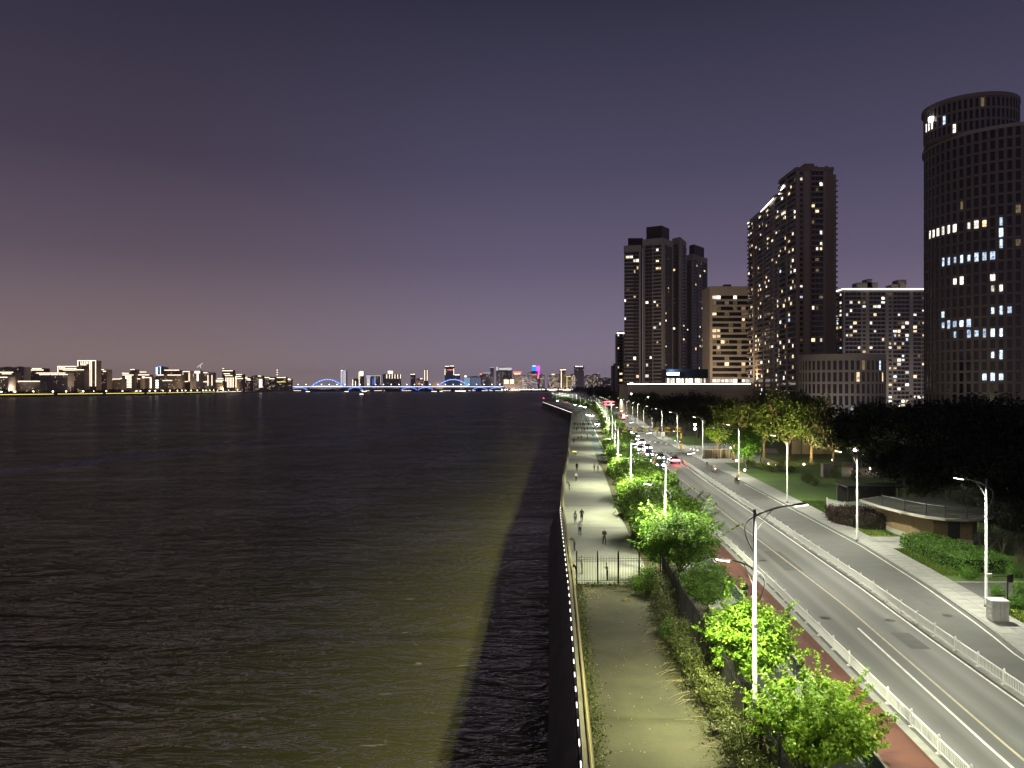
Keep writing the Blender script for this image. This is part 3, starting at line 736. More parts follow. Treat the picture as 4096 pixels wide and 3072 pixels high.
def tree_meshes(tag_, h, cr, trunk_h, leaf, nclump, per, lmat, clump_r=.26, lobes=9, flat=.62, spiky=0.0, tr=.10, limbs=7):
    """trunk mesh with limbs, and a crown mesh of leaves in uneven clumps"""
    b = MB()
    rnd = random.Random(hash(tag_) % 1000 if False else len(tag_)*31+int(h*10))
    cz = trunk_h + (h-trunk_h)*.5; hz = (h-trunk_h)*.5
    lean = (rnd.uniform(-.2,.2), rnd.uniform(-.2,.2))
    b.tube([(0,0,-.1),(lean[0]*.3,lean[1]*.3,trunk_h*.5),(lean[0],lean[1],trunk_h),(lean[0]*1.3,lean[1]*1.3,cz)], [tr*1.25,tr,tr*.85,tr*.4], 8)
    tips = []
    for k in range(limbs):
        a = 2*math.pi*k/limbs + rnd.uniform(-.3,.3); rr = cr*rnd.uniform(.55,.9); zz = trunk_h+(h-trunk_h)*rnd.uniform(.3,.85)
        s0 = (lean[0],lean[1],trunk_h*rnd.uniform(.75,1.0)); e = (math.cos(a)*rr, math.sin(a)*rr, zz)
        mid_ = (s0[0]*.4+e[0]*.6*.8, s0[1]*.4+e[1]*.6*.8, s0[2]*.5+e[2]*.55)
        b.tube([s0, mid_, e], [tr*.55,tr*.36,tr*.10], 6); tips.append(e)
        for q in range(3):
            e2 = (e[0]*rnd.uniform(.6,1.1)+rnd.uniform(-.2,.2)*cr, e[1]*rnd.uniform(.6,1.1)+rnd.uniform(-.2,.2)*cr, zz+rnd.uniform(-.15,.3)*hz)
            b.tube([mid_, e2], [tr*.25,tr*.06], 5)
    tm = b.mesh('trunk', M['bark']); tm.polygons.foreach_set('use_smooth', [True]*len(tm.polygons))
    # lobes make the outline uneven
    lc, ld = ell_points(lobes, (0,0,cz), (cr*.55, cr*.55, hz*.5), .7)
    lr = cr*(.36+.22*rng.random(lobes))
    P = []; Nn = []
    for k in range(nclump):
        if k < nclump*.75:
            j = rng.integers(lobes); c0, d0 = ell_points(1, lc[j], (lr[j], lr[j], lr[j]*flat*hz/cr*1.5), .72)
        else:
            c0, d0 = ell_points(1, (0,0,cz), (cr*.82, cr*.82, hz*.82), .5)
        c0 = c0[0]
        if c0[2] < trunk_h*.75: c0[2] = trunk_h*.75 + rng.random()*.3
        r0 = cr*clump_r*(.5+.8*rng.random())
        m = int(per*(.6+.8*rng.random()))
        pts = c0 + rng.normal(size=(m,3))*np.array([r0,r0,r0*.7])*.5
        if spiky and rng.random() < spiky:       # shoots poking out of the crown
            d = c0-np.array([0,0,cz*.8]); d /= np.linalg.norm(d); d[2] = abs(d[2])*.8+.4; d /= np.linalg.norm(d)
            t = rng.random(m)[:,None]
            pts = c0 + d*t*cr*.55 + rng.normal(size=(m,3))*r0*.14
        P.append(pts); dd = pts-np.array([0,0,cz-hz*.4]); Nn.append(dd/(np.linalg.norm(dd,axis=1,keepdims=True)+1e-6)*.9+np.array([0,0,.5]))
    P = np.concatenate(P); Nn = np.concatenate(Nn)
    V, F = leaf_quads(P, leaf, .6, Nn)
    cm = np_mesh('crown', V, F, lmat)
    return tm, cm
def tree(name, meshes, x, y, label, group=None, s=1.0, rz=None, z=0.0, cat='tree', sz=None):
    r = empty(name, (x,y,z), random.uniform(0,6.28) if rz is None else rz)
    r.scale = (s, s, sz or s)
    link('trunk', meshes[0], r); link('crown', meshes[1], r)
    tag(r, label, cat, group)
    return r
tLA = tree_meshes('limeA', 3.4, 2.3, .2, .15, 290, 85, M['leaf_lime_lit'], spiky=.30, tr=.07, lobes=11, clump_r=.2)
tLB = tree_meshes('limeBB', 4.5, 2.2, .35, .15, 260, 85, M['leaf_lime'], spiky=.10, tr=.07, lobes=11, clump_r=.2)
tGA = tree_meshes('greenA', 3.5, 2.3, .5, .16, 200, 80, M['leaf_green'], tr=.07, lobes=9, clump_r=.2)
tGB = tree_meshes('greenBBB', 6.4, 3.5, .5, .20, 330, 85, M['leaf_green'], spiky=.10, tr=.10, lobes=14, clump_r=.18)
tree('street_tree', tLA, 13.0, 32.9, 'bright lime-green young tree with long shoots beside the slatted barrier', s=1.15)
tree('street_tree', tLB, 12.75, 41.6, 'round lime-green young tree just past the two-armed lamp by the iron fence', s=1.1)
tree('street_tree', tGA, 14.3, 56.0, 'low mid-green tree with flat crown, between the man in navy and the iron fence')
tree('street_tree', tGB, 14.4, 65.5, 'large broad green tree where the iron fence meets the promenade railing')
tR = [tree_meshes('rowA', 5.2, 3.2, .5, .25, 210, 52, M['leaf_row'], tr=.09, clump_r=.2),
      tree_meshes('rowBB', 4.9, 3.0, .5, .25, 200, 52, M['leaf_green'], tr=.09, clump_r=.2),
      tree_meshes('rowCCC', 5.6, 3.3, .5, .26, 210, 50, M['leaf_row'], spiky=.10, tr=.09, clump_r=.2)]
near_row = [(14.7,75,1,0.95),(17.0,80,2,0.88),(15.2,86,0,1.0),(18.0,91,1,0.9),(16.2,96,0,1.0),(19.0,101,2,0.9),(17.4,106,0,1.05),(20.2,111,1,0.9),(18.4,117,0,1.0),(21.2,122,2,0.9),(19.4,128,1,1.15),(21.6,134,1,1.0),(20.4,140,1,1.2),(22.0,146,1,0.95),(21.4,152,1,1.15),(22.9,157,0,0.8),(22.2,163,1,1.15),(23.6,169,1,0.8),(23.2,175,1,1.05),(24.6,181,2,0.8),(24.2,187,1,1.0)]
for x, y, k, s in near_row:
    tree('street_tree', tR[k], x, y, 'green street tree in the planted strip between promenade and road', 'trees in the planted strip', s*(1.12 if y < 125 else .92))
y = 198.0; i = 0
while y < 1075:
    k = i % 3; tree('street_tree', tR[k], L_lamp(y)+1.9+random.uniform(-.8,.8), y, 'small street tree in the lamp-lit row along the curving road', 'trees of the curving row', random.uniform(.85,1.15))
    if i % 2 == 0 and y < 520: tree('street_tree', tR[(k+1)%3], L_lamp(y)+4.4, y+5, 'small street tree in the lamp-lit row along the curving road', 'trees of the curving row', random.uniform(.8,1.0))
    y += 9.5 if y < 500 else 14; i += 1

# shrubs between the dirt path and the iron fence
def shrub_mesh(tag_, h, r, leaf, n, m):
    b = MB(); rnd = random.Random(len(tag_)+int(r*100))
    for k in range(9):
        a = rnd.uniform(0,6.28); q = r*rnd.uniform(.3,.9)
        b.tube([(rnd.uniform(-.1,.1),rnd.uniform(-.1,.1),-.05),(math.cos(a)*q*.5,math.sin(a)*q*.5,h*.5),(math.cos(a)*q,math.sin(a)*q,h*rnd.uniform(.7,1))], [.022,.014,.005], 4)
    P = []
    for k in range(34):
        c0, d0 = ell_points(1, (0,0,h*.52), (r*.85,r*.85,h*.45), .45)
        P.append(c0[0]+rng.normal(size=(n,3))*r*.17)
    P = np.concatenate(P); P[:,2] = np.abs(P[:,2])
    V, F = leaf_quads(P, leaf, .5, (P-np.array([0,0,h*.2]))*.6/r+np.array([0,0,.3]))
    return b.mesh('stems', M['bark']), np_mesh('leaves', V, F, m)
sh = [shrub_mesh('s1', 1.7, 1.0, .15, 42, M['leaf_olive']), shrub_mesh('s22', 1.5, 1.15, .16, 42, M['leaf_olive']), shrub_mesh('s333', 2.0, 1.1, .15, 46, M['leaf_olive'])]
shG = shrub_mesh('g1', 1.9, 1.25, .15, 60, M['leaf_row']); shB = shrub_mesh('g22', 1.6, 1.1, .14, 44, M['leaf_green'])
def shrub(name, ms, x, y, label, group=None, s=1.0, z=0.0, sz=None):
    r = empty(name, (x,y,z), random.uniform(0,6.28)); r.scale = (s,s,sz or s)
    link('stems', ms[0], r); link('leaves', ms[1], r); tag(r, label, 'shrub', group); return r
y = 29.5; i = 0
while y < 61:
    if not (48.6 < y < 50.6):
        shrub('shrub', sh[i%3], L_path(y)+.55+random.uniform(-.15,.25), y, 'leggy olive-brown shrub between the dirt path and the iron fence', 'shrubs along the iron fence', random.uniform(.7,1.05))
    y += random.uniform(1.35,2.1); i += 1
shrub('shrub', shG, 10.75, 60.9, 'rounded yellow-green bush at the corner of the railing gate', s=1.05)
shrub('shrub', shB, 10.5, 49.6, 'fresh bright green feathery shrub leaning over the dirt path', s=.95, sz=.8)

def hedge(name, poly, h, leaf, n, m, label, core, z=0.0, bumpy=.08, parts=True):
    xs = [p[0] for p in poly]; ys = [p[1] for p in poly]
    cx, cy_ = sum(xs)/len(xs), sum(ys)/len(ys)
    r = empty(name, (cx,cy_,z)); tag(r, label, 'hedge')
    b = MB(); b.prism([((x-cx)*.93, (y-cy_)*.93) for x, y in poly], 0, h*.9); b.build('twigs', core, r)
    A = []
    for i in range(len(poly)):
        p, q = poly[i], poly[(i+1)%len(poly)]; d = math.dist(p,q)
        k = int(n*.45*d/ sum(math.dist(poly[j], poly[(j+1)%len(poly)]) for j in range(len(poly))))
        t = rng.random(k); zz = rng.random(k)*h
        A.append(np.stack([p[0]+(q[0]-p[0])*t-cx, p[1]+(q[1]-p[1])*t-cy_, zz], 1))
    k = int(n*.75); pts = np.stack([rng.uniform(min(xs),max(xs),k), rng.uniform(min(ys),max(ys),k)], 1)
    def inside(P):
        res = np.zeros(len(P), bool); m_ = len(poly)
        for i in range(m_):
            x1,y1 = poly[i]; x2,y2 = poly[(i+1)%m_]
            c = ((y1 > P[:,1]) != (y2 > P[:,1])) & (P[:,0] < (x2-x1)*(P[:,1]-y1)/((y2-y1) or 1e-9)+x1); res ^= c
        return res
    pts = pts[inside(pts)]
    A.append(np.stack([pts[:,0]-cx, pts[:,1]-cy_, np.full(len(pts), h)+np.sin(pts[:,0]*3)*.05+np.sin(pts[:,1]*2.3)*.06], 1))
    P = np.concatenate(A); P = P + rng.normal(size=P.shape)*bumpy
    P[:,2] = np.maximum(P[:,2], .03)
    V, F = leaf_quads(P, leaf, .6, np.tile(np.array([[0,0,.6]]), (len(P),1)))
    link('leaves', np_mesh('leaves', V, F, m), r)
    return r
core = pm('hedge_core', (.012,.018,.006), (.02,.028,.01), 3, .95)
hedge('clipped_hedge', [(39.5,78.2),(38.8,70),(39.2,66.8),(43.6,66.9),(44.2,72),(43,79.5)], 1.25, .17, 9000, M['leaf_hedge'], 'large clipped bright green hedge beside the driveway', core, .06)
hedge('purple_hedge', [(38.2,91.5),(40.2,87.5),(43.4,87.2),(44.6,90),(43.6,94),(39.2,96)], 1.5, .19, 6500, M['leaf_purple'], 'dark purple-leaved shrub bed between the lamp and the tan pavilion', core, .06, .14)
hedge('clipped_hedge', [(14.6,106),(16.2,105.6),(16.9,111),(15.3,111.4)], 1.0, .16, 2500, M['leaf_row'], 'small box-shaped hedge at the promenade edge below the lamp-lit trees', core)
hedge('clipped_hedge', [(17.4,140.5),(18.8,140.2),(19.6,147),(18.2,147.2)], 1.0, .18, 2200, M['leaf_row'], 'small box hedge beside the couple walking on the promenade', core)
hedge('ground_cover', [(12.9,71),(14.6,70),(15.2,84),(13.6,88)], .5, .16, 3500, M['leaf_green'], 'low leafy ground cover under the broad tree at the promenade edge', core, 0, .1)
dome = shrub_mesh('dome', 1.5, 1.2, .16, 60, M['leaf_hedge'])
shrub('round_bush', dome, 43.2, 97.5, 'domed green bush behind the purple bed by the picket fence', s=.85, z=.06)
shrub('round_bush', dome, 45.8, 95.5, 'smaller domed green bush next to the tan pavilion roof', s=.75, z=.06)
for px, py, s in ((3875,2318,.62),(3991,2388,.55),(4052,2312,.62),(4085,2375,.62),(4066,2432,.7)):
    x, y = G(px, py); shrub('ball_shrub', dome, x, y, 'small ball-shaped shrub on the grass by the driveway', 'ball shrubs by the driveway', s, .06)

# weeds, dead leaves and twigs on the dirt path
def scatter(name, pts, size, m, label, cat, flat=False, up=0.0):
    P = np.array(pts); nrm = np.tile(np.array([[0,0,2.5 if flat else .2]]), (len(P),1))
    V, F = leaf_quads(P, size, .5, nrm); o = link(name, np_mesh(name, V, F, m)); tag(o, label, cat, kind='stuff'); return o
pts = []
for k in range(2600):
    y = 27+36*random.random(); pts.append((L_wall(y)+.15+abs(random.gauss(0,.32)), y, .03+.12*random.random()))
for k in range(1500):
    y = 27+36*random.random(); pts.append((L_path(y)-abs(random.gauss(0,.45)), y, .03+.12*random.random()))
for k in range(1200):
    pts.append((5.4+6*random.random(), 63.2-abs(random.gauss(0,.5)), .03+.2*random.random()))
scatter('weeds', pts, .13, M['leaf_olive'], 'thin weeds along the edges of the dirt path', 'weeds')
pts = []
for k in range(300):
    y = 63-abs(random.gauss(0,1.8)); pts.append((5.3+abs(random.gauss(0,1.2)), y, .012))
for k in range(170):
    y = 28+34*random.random(); pts.append((L_wall(y)+.3+5.3*random.random()**1.6, y, .012))
scatter('dead_leaves', pts, .11, M['leaf_dry'], 'pale dead leaves littering the dirt path', 'leaves', True)
b = MB()
for k in range(60):
    y = 31+28*random.random(); x = L_path(y)-.2; a = random.uniform(2.4,3.9); l = random.uniform(.5,1.7)
    b.tube([(x,y,.25),(x+math.cos(a)*l*.5,y+math.sin(a)*l*.5,.22),(x+math.cos(a)*l,y+math.sin(a)*l,.03)], [.012,.009,.004], 4)
tag(b.build('twigs', M['leaf_dry']), 'bare dry twigs sprawling over the dirt path edge', 'twigs', kind='stuff')
# mown grass blades on the verges
def blades(name, n, fx, label, hgt=.10):
    P = np.array([fx() for _ in range(n)]); a = rng.random(n)*6.28
    d = np.stack([np.cos(a), np.sin(a), np.zeros(n)], 1)*.035; lean = rng.normal(size=(n,3))*.035; lean[:,2] = 0
    up = np.zeros((n,3)); up[:,2] = hgt*(.6+.8*rng.random(n))
    V = np.stack([P-d, P+d, P+d*.3+up+lean, P-d*.3+up+lean], 1).reshape(-1,3)
    o = link(name, np_mesh(name, V, np.arange(4*n).reshape(-1,4), M['blade'])); tag(o, label, 'grass', kind='stuff')
def vp():
    while True:
        y = random.choice((random.uniform(45,58.6), random.uniform(66,77), random.uniform(84,110)))
        return (L_walk(y)+random.random()**1.3*(3.4 if y > 60 else 6), y, .06)
blades('grass', 26000, vp, 'mown grass of the verges between pavement and planting')

# ------------------------------------------------------------------ park trees
tP = [tree_meshes('parkA', 14.5, 6.6, 3.6, .55, 170, 42, M['leaf_park'], tr=.26, lobes=13, limbs=9, clump_r=.2),
      tree_meshes('parkBB', 15.5, 6.0, 4.2, .55, 160, 42, M['leaf_park'], tr=.26, lobes=12, limbs=9, clump_r=.2),
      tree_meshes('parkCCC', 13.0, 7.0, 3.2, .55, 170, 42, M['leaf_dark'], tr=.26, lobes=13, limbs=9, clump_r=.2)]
tS = tree_meshes('lit', 9.2, 3.6, 1.8, .38, 170, 46, M['leaf_green'], tr=.16, lobes=12, limbs=8)
lit = tree('park_tree', tS, PX(2985,152), 152, 'leafy tree lit fresh green by the street lamp and an added flood lamp beside the park path')
tY = tree_meshes('yellow', 8.0, 3.6, 1.8, .42, 130, 42, M['leaf_row'], tr=.2, lobes=10, limbs=8)
tree('park_tree', tY, PX(2868,196), 196, 'small tree glowing amber from a floodlight behind the park sign')
parks = [(2935,172,1,.98,'tall camphor tree with amber-lit left side behind the green-lit tree'),(3055,176,0,1.08,'broad dark-crowned camphor tree above the black gantry pole'),(3150,170,0,1.12,'big camphor tree with amber-lit leaves beside the wall in the park'),(3245,166,1,1.02,'park tree with amber-lit lower boughs in front of the low oval building')]
for px, Y, k, s, lab in parks: tree('park_tree', tP[k], PX(px,Y), Y, lab, None, s)
LAB_A = 'dark camphor tree in the park wood below the round tower'; LAB_B = 'dark roadside tree beyond the park sign, under the white-lit podium'
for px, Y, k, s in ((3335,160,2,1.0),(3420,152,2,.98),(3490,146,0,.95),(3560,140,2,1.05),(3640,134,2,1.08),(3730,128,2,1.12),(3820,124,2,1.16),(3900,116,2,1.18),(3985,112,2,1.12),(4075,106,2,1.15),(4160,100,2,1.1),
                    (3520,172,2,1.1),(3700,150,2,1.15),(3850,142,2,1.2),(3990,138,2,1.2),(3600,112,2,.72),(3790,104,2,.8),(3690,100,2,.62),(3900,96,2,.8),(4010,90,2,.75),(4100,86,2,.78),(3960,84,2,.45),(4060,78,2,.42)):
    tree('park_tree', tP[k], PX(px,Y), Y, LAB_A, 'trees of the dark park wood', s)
for px, Y, k, s in ((2665,268,2,1.05),(2735,262,2,1.12),(2790,250,2,1.1),(2830,238,2,1.02),(2620,312,0,1.0),(2690,330,2,1.1),(2570,372,1,.95),(2600,420,0,1.0),(2545,455,1,.95),(2515,520,0,1.0),(2760,300,2,1.2),(2840,290,2,1.15),(2480,600,1,.95),(2450,700,0,1.0),(2420,820,1,1.0),(2395,930,0,1.0),(2360,1060,1,1.0)):
    tree('park_tree', tP[k], PX(px,Y), Y, LAB_B, 'trees behind the curving road', s)
for i, (px, py, s) in enumerate(((3010,1868,.9),(3050,1880,1.1),(3085,1890,.9),(3120,1885,1.2),(3160,1892,1.0),(3230,1935,1.0),(3260,1945,.8),(2990,1860,.8),(3340,1915,1.0),(3420,1925,1.1))):
    x, y = G(px, py); shrub('lawn_shrub', sh[i%3], x, y, 'low loose shrub on the dim lawn under the park trees', 'low shrubs on the park lawn', s, .06)
# low dark planting behind the pavilion
bare = MB()
for kx, ky in ((44.5,72.5),(46.8,71.0),(47.5,74.5)):
    sroot = empty('bare_shrub', (kx,ky,.06)); tag(sroot, 'leafless pale-stemmed shrub behind the clipped hedge', 'shrub', 'bare shrubs behind the hedge')
    b = MB(); rnd = random.Random(int(kx*10))
    for k in range(10):
        a = rnd.uniform(0,6.28); q = rnd.uniform(.5,1.2)
        b.tube([(0,0,0),(math.cos(a)*q*.4,math.sin(a)*q*.4,.9),(math.cos(a)*q,math.sin(a)*q,rnd.uniform(1.6,2.4))], [.035,.02,.006], 5)
    b.build('stems', M['bark'], sroot)
    V, F = leaf_quads(rng.normal(size=(260,3))*np.array([.7,.7,.35])+np.array([0,0,2.0]), .16, .5); link('leaves', np_mesh('leaves', V, F, M['leaf_dark']), sroot)

# woods along the far bank
def treeline(name, pts, label, n, size, h, m):
    seg = [(math.dist(a,c), a, c) for a, c in zip(pts, pts[1:])]; tot = sum(s[0] for s in seg); P = []
    for d, a, c in seg:
        k = int(n*d/tot); t = rng.random(k); wv = (np.sin(t*d/23)+np.sin(t*d/61+1))*.18+.75
        P.append(np.stack([a[0]+(c[0]-a[0])*t+rng.normal(size=k)*5, a[1]+(c[1]-a[1])*t+rng.normal(size=k)*5, -1.2+h*wv*rng.random(k)**.8], 1))
    V, F = leaf_quads(np.concatenate(P), size, .7, np.tile(np.array([[0,-.4,.3]]), (sum(len(p) for p in P),1)))
    o = link(name, np_mesh(name, V, F, m)); tag(o, label, 'woods', kind='stuff')
treeline('riverside_woods', [(x-28,y) for x, y in lb], 'dark wooded strip along the far left bank', 15000, 5.0, 13, M['leaf_far'])
treeline('shore_woods', [(-1380,4600),(300,4600),(700,4590)], 'dark tree strip at the foot of the distant skyline', 4000, 9.0, 16, M['leaf_far'])
treeline('bay_woods', [(345,4300),(330,3000),(240,1800),(180,1300)], 'dark wooded bank of the bay beyond the curving road', 5000, 5.5, 22, M['leaf_far'])
# ------------------------------------------------------------------ near towers on the right bank
def proj(x, y, z): return 2048 + FPX*x/y, HZY - FPX*(z-CAM_Z)/y
class Tower:
    def __init__(s, name, label, cx, cy, wall, trim, group=None, limit=296):
        s.root = empty(name, (cx,cy,0)); tag(s.root, label, 'building', group)
        s.c = (cx,cy); s.W = MB(); s.wall = wall; s.trim = trim; s.limit = limit
        s.panes = []       # (dist key, loc, rot, w, h, matkey)
        s.rnd = random.Random(int(cx*7+cy))
    def core(s, poly, z0, z1, mi=0): s.W.prism([(x-s.c[0], y-s.c[1]) for x, y in poly], z0, z1, mi)
    def facade(s, P, Q, z0, nf, fh, pattern, lit, z_skip=0):
        """P->Q runs with the outside on its right-hand side"""
        L = math.dist(P, Q); ux, uy = (Q[0]-P[0])/L, (Q[1]-P[1])/L; nx, ny = uy, -ux
        tot = sum(p[0] for p in pattern); t = 0.0; an = math.atan2(uy, ux)
        def bx(a, c, dep, za, zb, mi, d0=0.0):
            m = (a+c)/2; dd = (d0+dep)/2
            cx, cy_ = P[0]+ux*m+nx*dd-s.c[0], P[1]+uy*m+ny*dd-s.c[1]
            s.W.obox((cx,cy_), (ux,uy), (c-a)/2, (dep-d0)/2, za, zb, mi)
        top = z0+nf*fh
        for wd, kind in pattern:
            a, c = t, t+wd*L/tot; t = c; w = c-a
            if kind == 'pier': bx(a, c, .55, z0, top, 1); continue
            if kind == 'gap': continue
            if kind == 'solid': bx(a, c, .3, z0, top, 0); continue
            if kind in ('win', 'tall'):
                pw, ph = (w*.5, fh*.52) if kind == 'win' else (w*.60, fh*.80)
                e = (w-pw)/2
                bx(a, a+e, .34, z0, top, 0); bx(c-e, c, .34, z0, top, 0)
                sb = (fh-ph)*.55
                for f in range(nf):
                    zf = z0+f*fh
                    bx(a+e, c-e, .30, zf-(fh-ph-sb), zf+sb, 0)
                    s.pane(P, ux, uy, nx, ny, (a+c)/2, .10, zf+sb+ph/2, pw, ph, an, lit)
                bx(a+e, c-e, .30, top-(fh-ph-sb), top, 0)
            elif kind in ('balc', 'band', 'rail'):
                dep, th = {'balc': (1.15,.75), 'band': (.35,fh*.36), 'rail': (.9,.30)}[kind]
                for f in range(nf+1):
                    zf = z0+f*fh
                    bx(a, c, dep, zf-th*.35, zf+th*.65, 1)
                    if f < nf:
                        n = max(1, int(round(w/2.6)))
                        for k in range(n):
                            pw = w/n*(.995 if kind == 'band' else .86); ph = fh-th-(.04 if kind == 'band' else .25)
                            s.pane(P, ux, uy, nx, ny, a+w*(k+.5)/n, .06, zf+th*.65+ph/2+.06, pw, ph, an, lit)
    def pane(s, P, ux, uy, nx, ny, t, d, z, w, h, an, lit):
        x, y = P[0]+ux*t+nx*d, P[1]+uy*t+ny*d
        px, py = proj(x, y, z)
        k = lit(px, py, s.rnd)
        if k and w > 1.3: q = s.rnd.choice((.55,.8,1.0)); w *= q; h *= s.rnd.choice((.7,.9,1.0))
        s.panes.append((px, py, (x-s.c[0], y-s.c[1], z), an, round(w,2), round(h,2), k))
    def finish(s):
        s.W.build('facade', [s.wall, s.trim], s.root)
        cache = {}
        def pm_(w, h, key):
            k = (w, h, key)
            if k not in cache:
                b = MB(); b.box(-w/2,w/2,-.03,.03,-h/2,h/2); b.box(-.03,.03,-.06,-.03,-h/2,h/2)
                cache[k] = b.mesh('window', M[key] if key else M['dark_glass'])
            return cache[k]
        order = sorted(s.panes, key=lambda p: (0 if p[6] else 1, p[1]))
        order = [p for p in order if p[1] < 1640] + [p for p in order if p[1] >= 1640]
        rest = {}
        for i, (px, py, loc, an, w, h, key) in enumerate(order):
            if i < s.limit: link('window', pm_(w,h,key), s.root, loc=loc, rot=(0,0,an))
            else:
                b = rest.setdefault(key, MB()); b.obox((loc[0],loc[1]), (math.cos(an),math.sin(an)), w/2, .03, loc[2]-h/2, loc[2]+h/2)
        for key, b in rest.items(): tag(b.build('windows', M[key] if key else M['dark_glass'], s.root), kind='stuff')
        return s.root
    def box(s, name, poly, z0, z1, m):
        b = MB(); b.prism([(x-s.c[0], y-s.c[1]) for x, y in poly], z0, z1); return b.build(name, m, s.root)
    def line(s, name, pts, r, m):
        b = MB(); b.tube([(x-s.c[0], y-s.c[1], z) for x, y, z in pts], r, 5); return b.build(name, m, s.root)
def rand_lit(p, warm=.5, cool=.1, dim=.15):
    def f(px, py, rnd):
        if rnd.random() > p: return None
        u = rnd.random()
        return 'win_warm' if u < warm else 'win_cool' if u < warm+cool else 'win_dim' if u < warm+cool+dim else 'win_white'
    return f

# A - the round office tower
def ring(cx, cy, r, n, ry=None):
    return [(cx+r*math.cos(2*math.pi*k/n), cy+(ry or r)*math.sin(2*math.pi*k/n)) for k in range(n)]
litA = [(3690,3822,478,535,'win_white','slant'),(3750,3790,452,486,'win_cool',0),(3945,3962,697,728,'win_white',0),(3824,3858,806,842,'win_dim',0),(3716,3912,898,955,'win_white','slant'),(3914,3940,890,925,'win_warm',0),
        (3990,4038,884,1002,'win_cool',0),(3755,3985,1016,1052,'win_cool',0),(3798,3862,1100,1132,'win_white',0),(3942,3988,1092,1128,'win_white',0),(3946,4012,1136,1166,'win_white',0),(3969,4062,1212,1247,'win_cool',0),
        (3755,3885,1262,1297,'win_cool',0),(3788,3940,1304,1335,'win_cool',0),(3969,4038,1296,1369,'win_cool',0),(3969,4038,1418,1453,'win_cool',0),(3916,4012,1503,1535,'win_cool',0),(4075,4096,1136,1166,'win_white',0),(4040,4096,1020,1050,'win_dim',0)]
def litfA(px, py, rnd):
    for x0,x1,y0,y1,k,sl in litA:
        if x0 <= px <= x1:
            if sl:
                yc = y1-18+(y0-y1+36)*(px-x0)/(x1-x0)
                if abs(py-yc) < 19: return k if rnd.random() < .93 else None
            elif y0-4 <= py <= y1+4 and rnd.random() < .86: return k
    return 'win_dim' if rnd.random() < .006 else None
YA = 300.0; cxA = PX(4006,YA); rA = 27.0
tA = Tower('round_tower', 'tall dark cylindrical office tower with stepped drum top and grid windows', cxA, YA, M['conc_tower'], M['conc_tower'])
rim = ring(cxA, YA, rA-.4, 72); tA.core(rim, 0, 110.6, 1)
N_ = 66
full = ring(cxA, YA, rA, N_)
zt = 110.2
for k in range(N_):
    a = 2*math.pi*(k+.5)/N_
    if math.sin(a) < .25 and math.cos(a) < .75:
        tA.facade(full[k], full[(k+1)%N_], zt-27*4.0, 27, 4.0, [(1,'tall')], litfA)
cr_ = 16.1; ccx = 177.6
drum = ring(ccx, YA-1.5, cr_-.4, 56); tA.core(drum, 110.4, 124.2, 1)
dr = ring(ccx, YA-1.5, cr_, 56)
for k in range(56):
    a = 2*math.pi*(k+.5)/56
    if math.sin(a) < .25 and math.cos(a) < .9: tA.facade(dr[k], dr[(k+1)%56], 111.2, 3, 4.1, [(1,'tall')], litfA)
tA.box('roof_rim', ring(ccx, YA-1.5, cr_+.5, 56), 123.6, 125.1, M['conc_tower'])
tA.box('ledge', ring(cxA, YA, rA+.45, 72), 109.8, 111.1, M['conc_trim'])
b = MB(); b.box(-.8,.8,-.8,.8,-.8,.8); lo = b.build('roof_lamp', M['lamp_dot_white'], tA.root, loc=(ccx-cr_-cxA-.3, -4.5, 119.5))
tA.finish()

# F - the low oval building in front of the towers
YF = 285.0; cxF = PX(3367,YF)
tF = Tower('oval_building', 'low grey oval building with rows of tall windows above the trees', cxF, YF, M['conc_trim'], M['conc_trim'])
ov = ring(cxF, YF, 15.2, 48, 11); tF.core(ring(cxF, YF, 14.8, 48, 10.6), 0, 28, 0)
for k in range(48):
    a = 2*math.pi*(k+.5)/48
    if math.sin(a) < .2: tF.facade(ov[k], ov[(k+1)%48], 1.2, 6, 4.2, [(1,'tall')], rand_lit(.05,.1,.4,.4))
tF.box('parapet', ring(cxF, YF, 15.5, 48, 11.3), 26.4, 28.4, M['conc_trim'])
tF.finish()

# B - the tall residential slab and its wing
XB = PX(3183,430); YB = 430.0
tB = Tower('apartment_tower', 'tallest dark brown apartment tower with scattered lit windows and long stepped wing', XB+10, YB+20, M['brown_tower'], M['grey_tower'])
x0, x1 = XB, PX(3332,YB)
tB.core([(x0,YB),(x1,YB),(x1,YB+26),(x0,YB+26)], 0, 137.5)
pB = [(1.2,'pier'),(2.4,'win'),(2.2,'pier'),(1.0,'solid'),(5.2,'balc'),(1.2,'pier'),(3.2,'solid')]
tB.facade((x0,YB), (x1,YB), 2.5, 45, 3.0, pB, rand_lit(.17,.25,.12))
tB.facade((x0,YB+26), (x0,YB), 2.5, 45, 3.0, [(4,'balc'),(1,'pier'),(4,'balc')], rand_lit(.16,.4,.03))
tB.box('end_bay', [(x1+.02,YB+1.5),(x1+2.4,YB+1.5),(x1+2.4,YB+14),(x1+.02,YB+14)], 0, 136.0, M['grey_tower'])
for f in range(44): 
    if f % 1 == 0:
        b = MB(); b.box(x1-tB.c[0]+.3, x1-tB.c[0]+3.1, YB-tB.c[1]+.8, YB-tB.c[1]+1.48, 3+3*f, 3.9+3*f); b.build('balcony', M['grey_tower'], tB.root)
tB.box('parapet', [(x0-.3,YB-.6),(x1+.3,YB-.6),(x1+.3,YB+26.3),(x0-.3,YB+26.3)], 137.6, 139.6, M['brown_tower'])
tB.box('stair_head', [(x0+6,YB+3),(x0+11.5,YB+3),(x0+11.5,YB+12),(x0+6,YB+12)], 139.62, 142.6, M['brown_tower'])
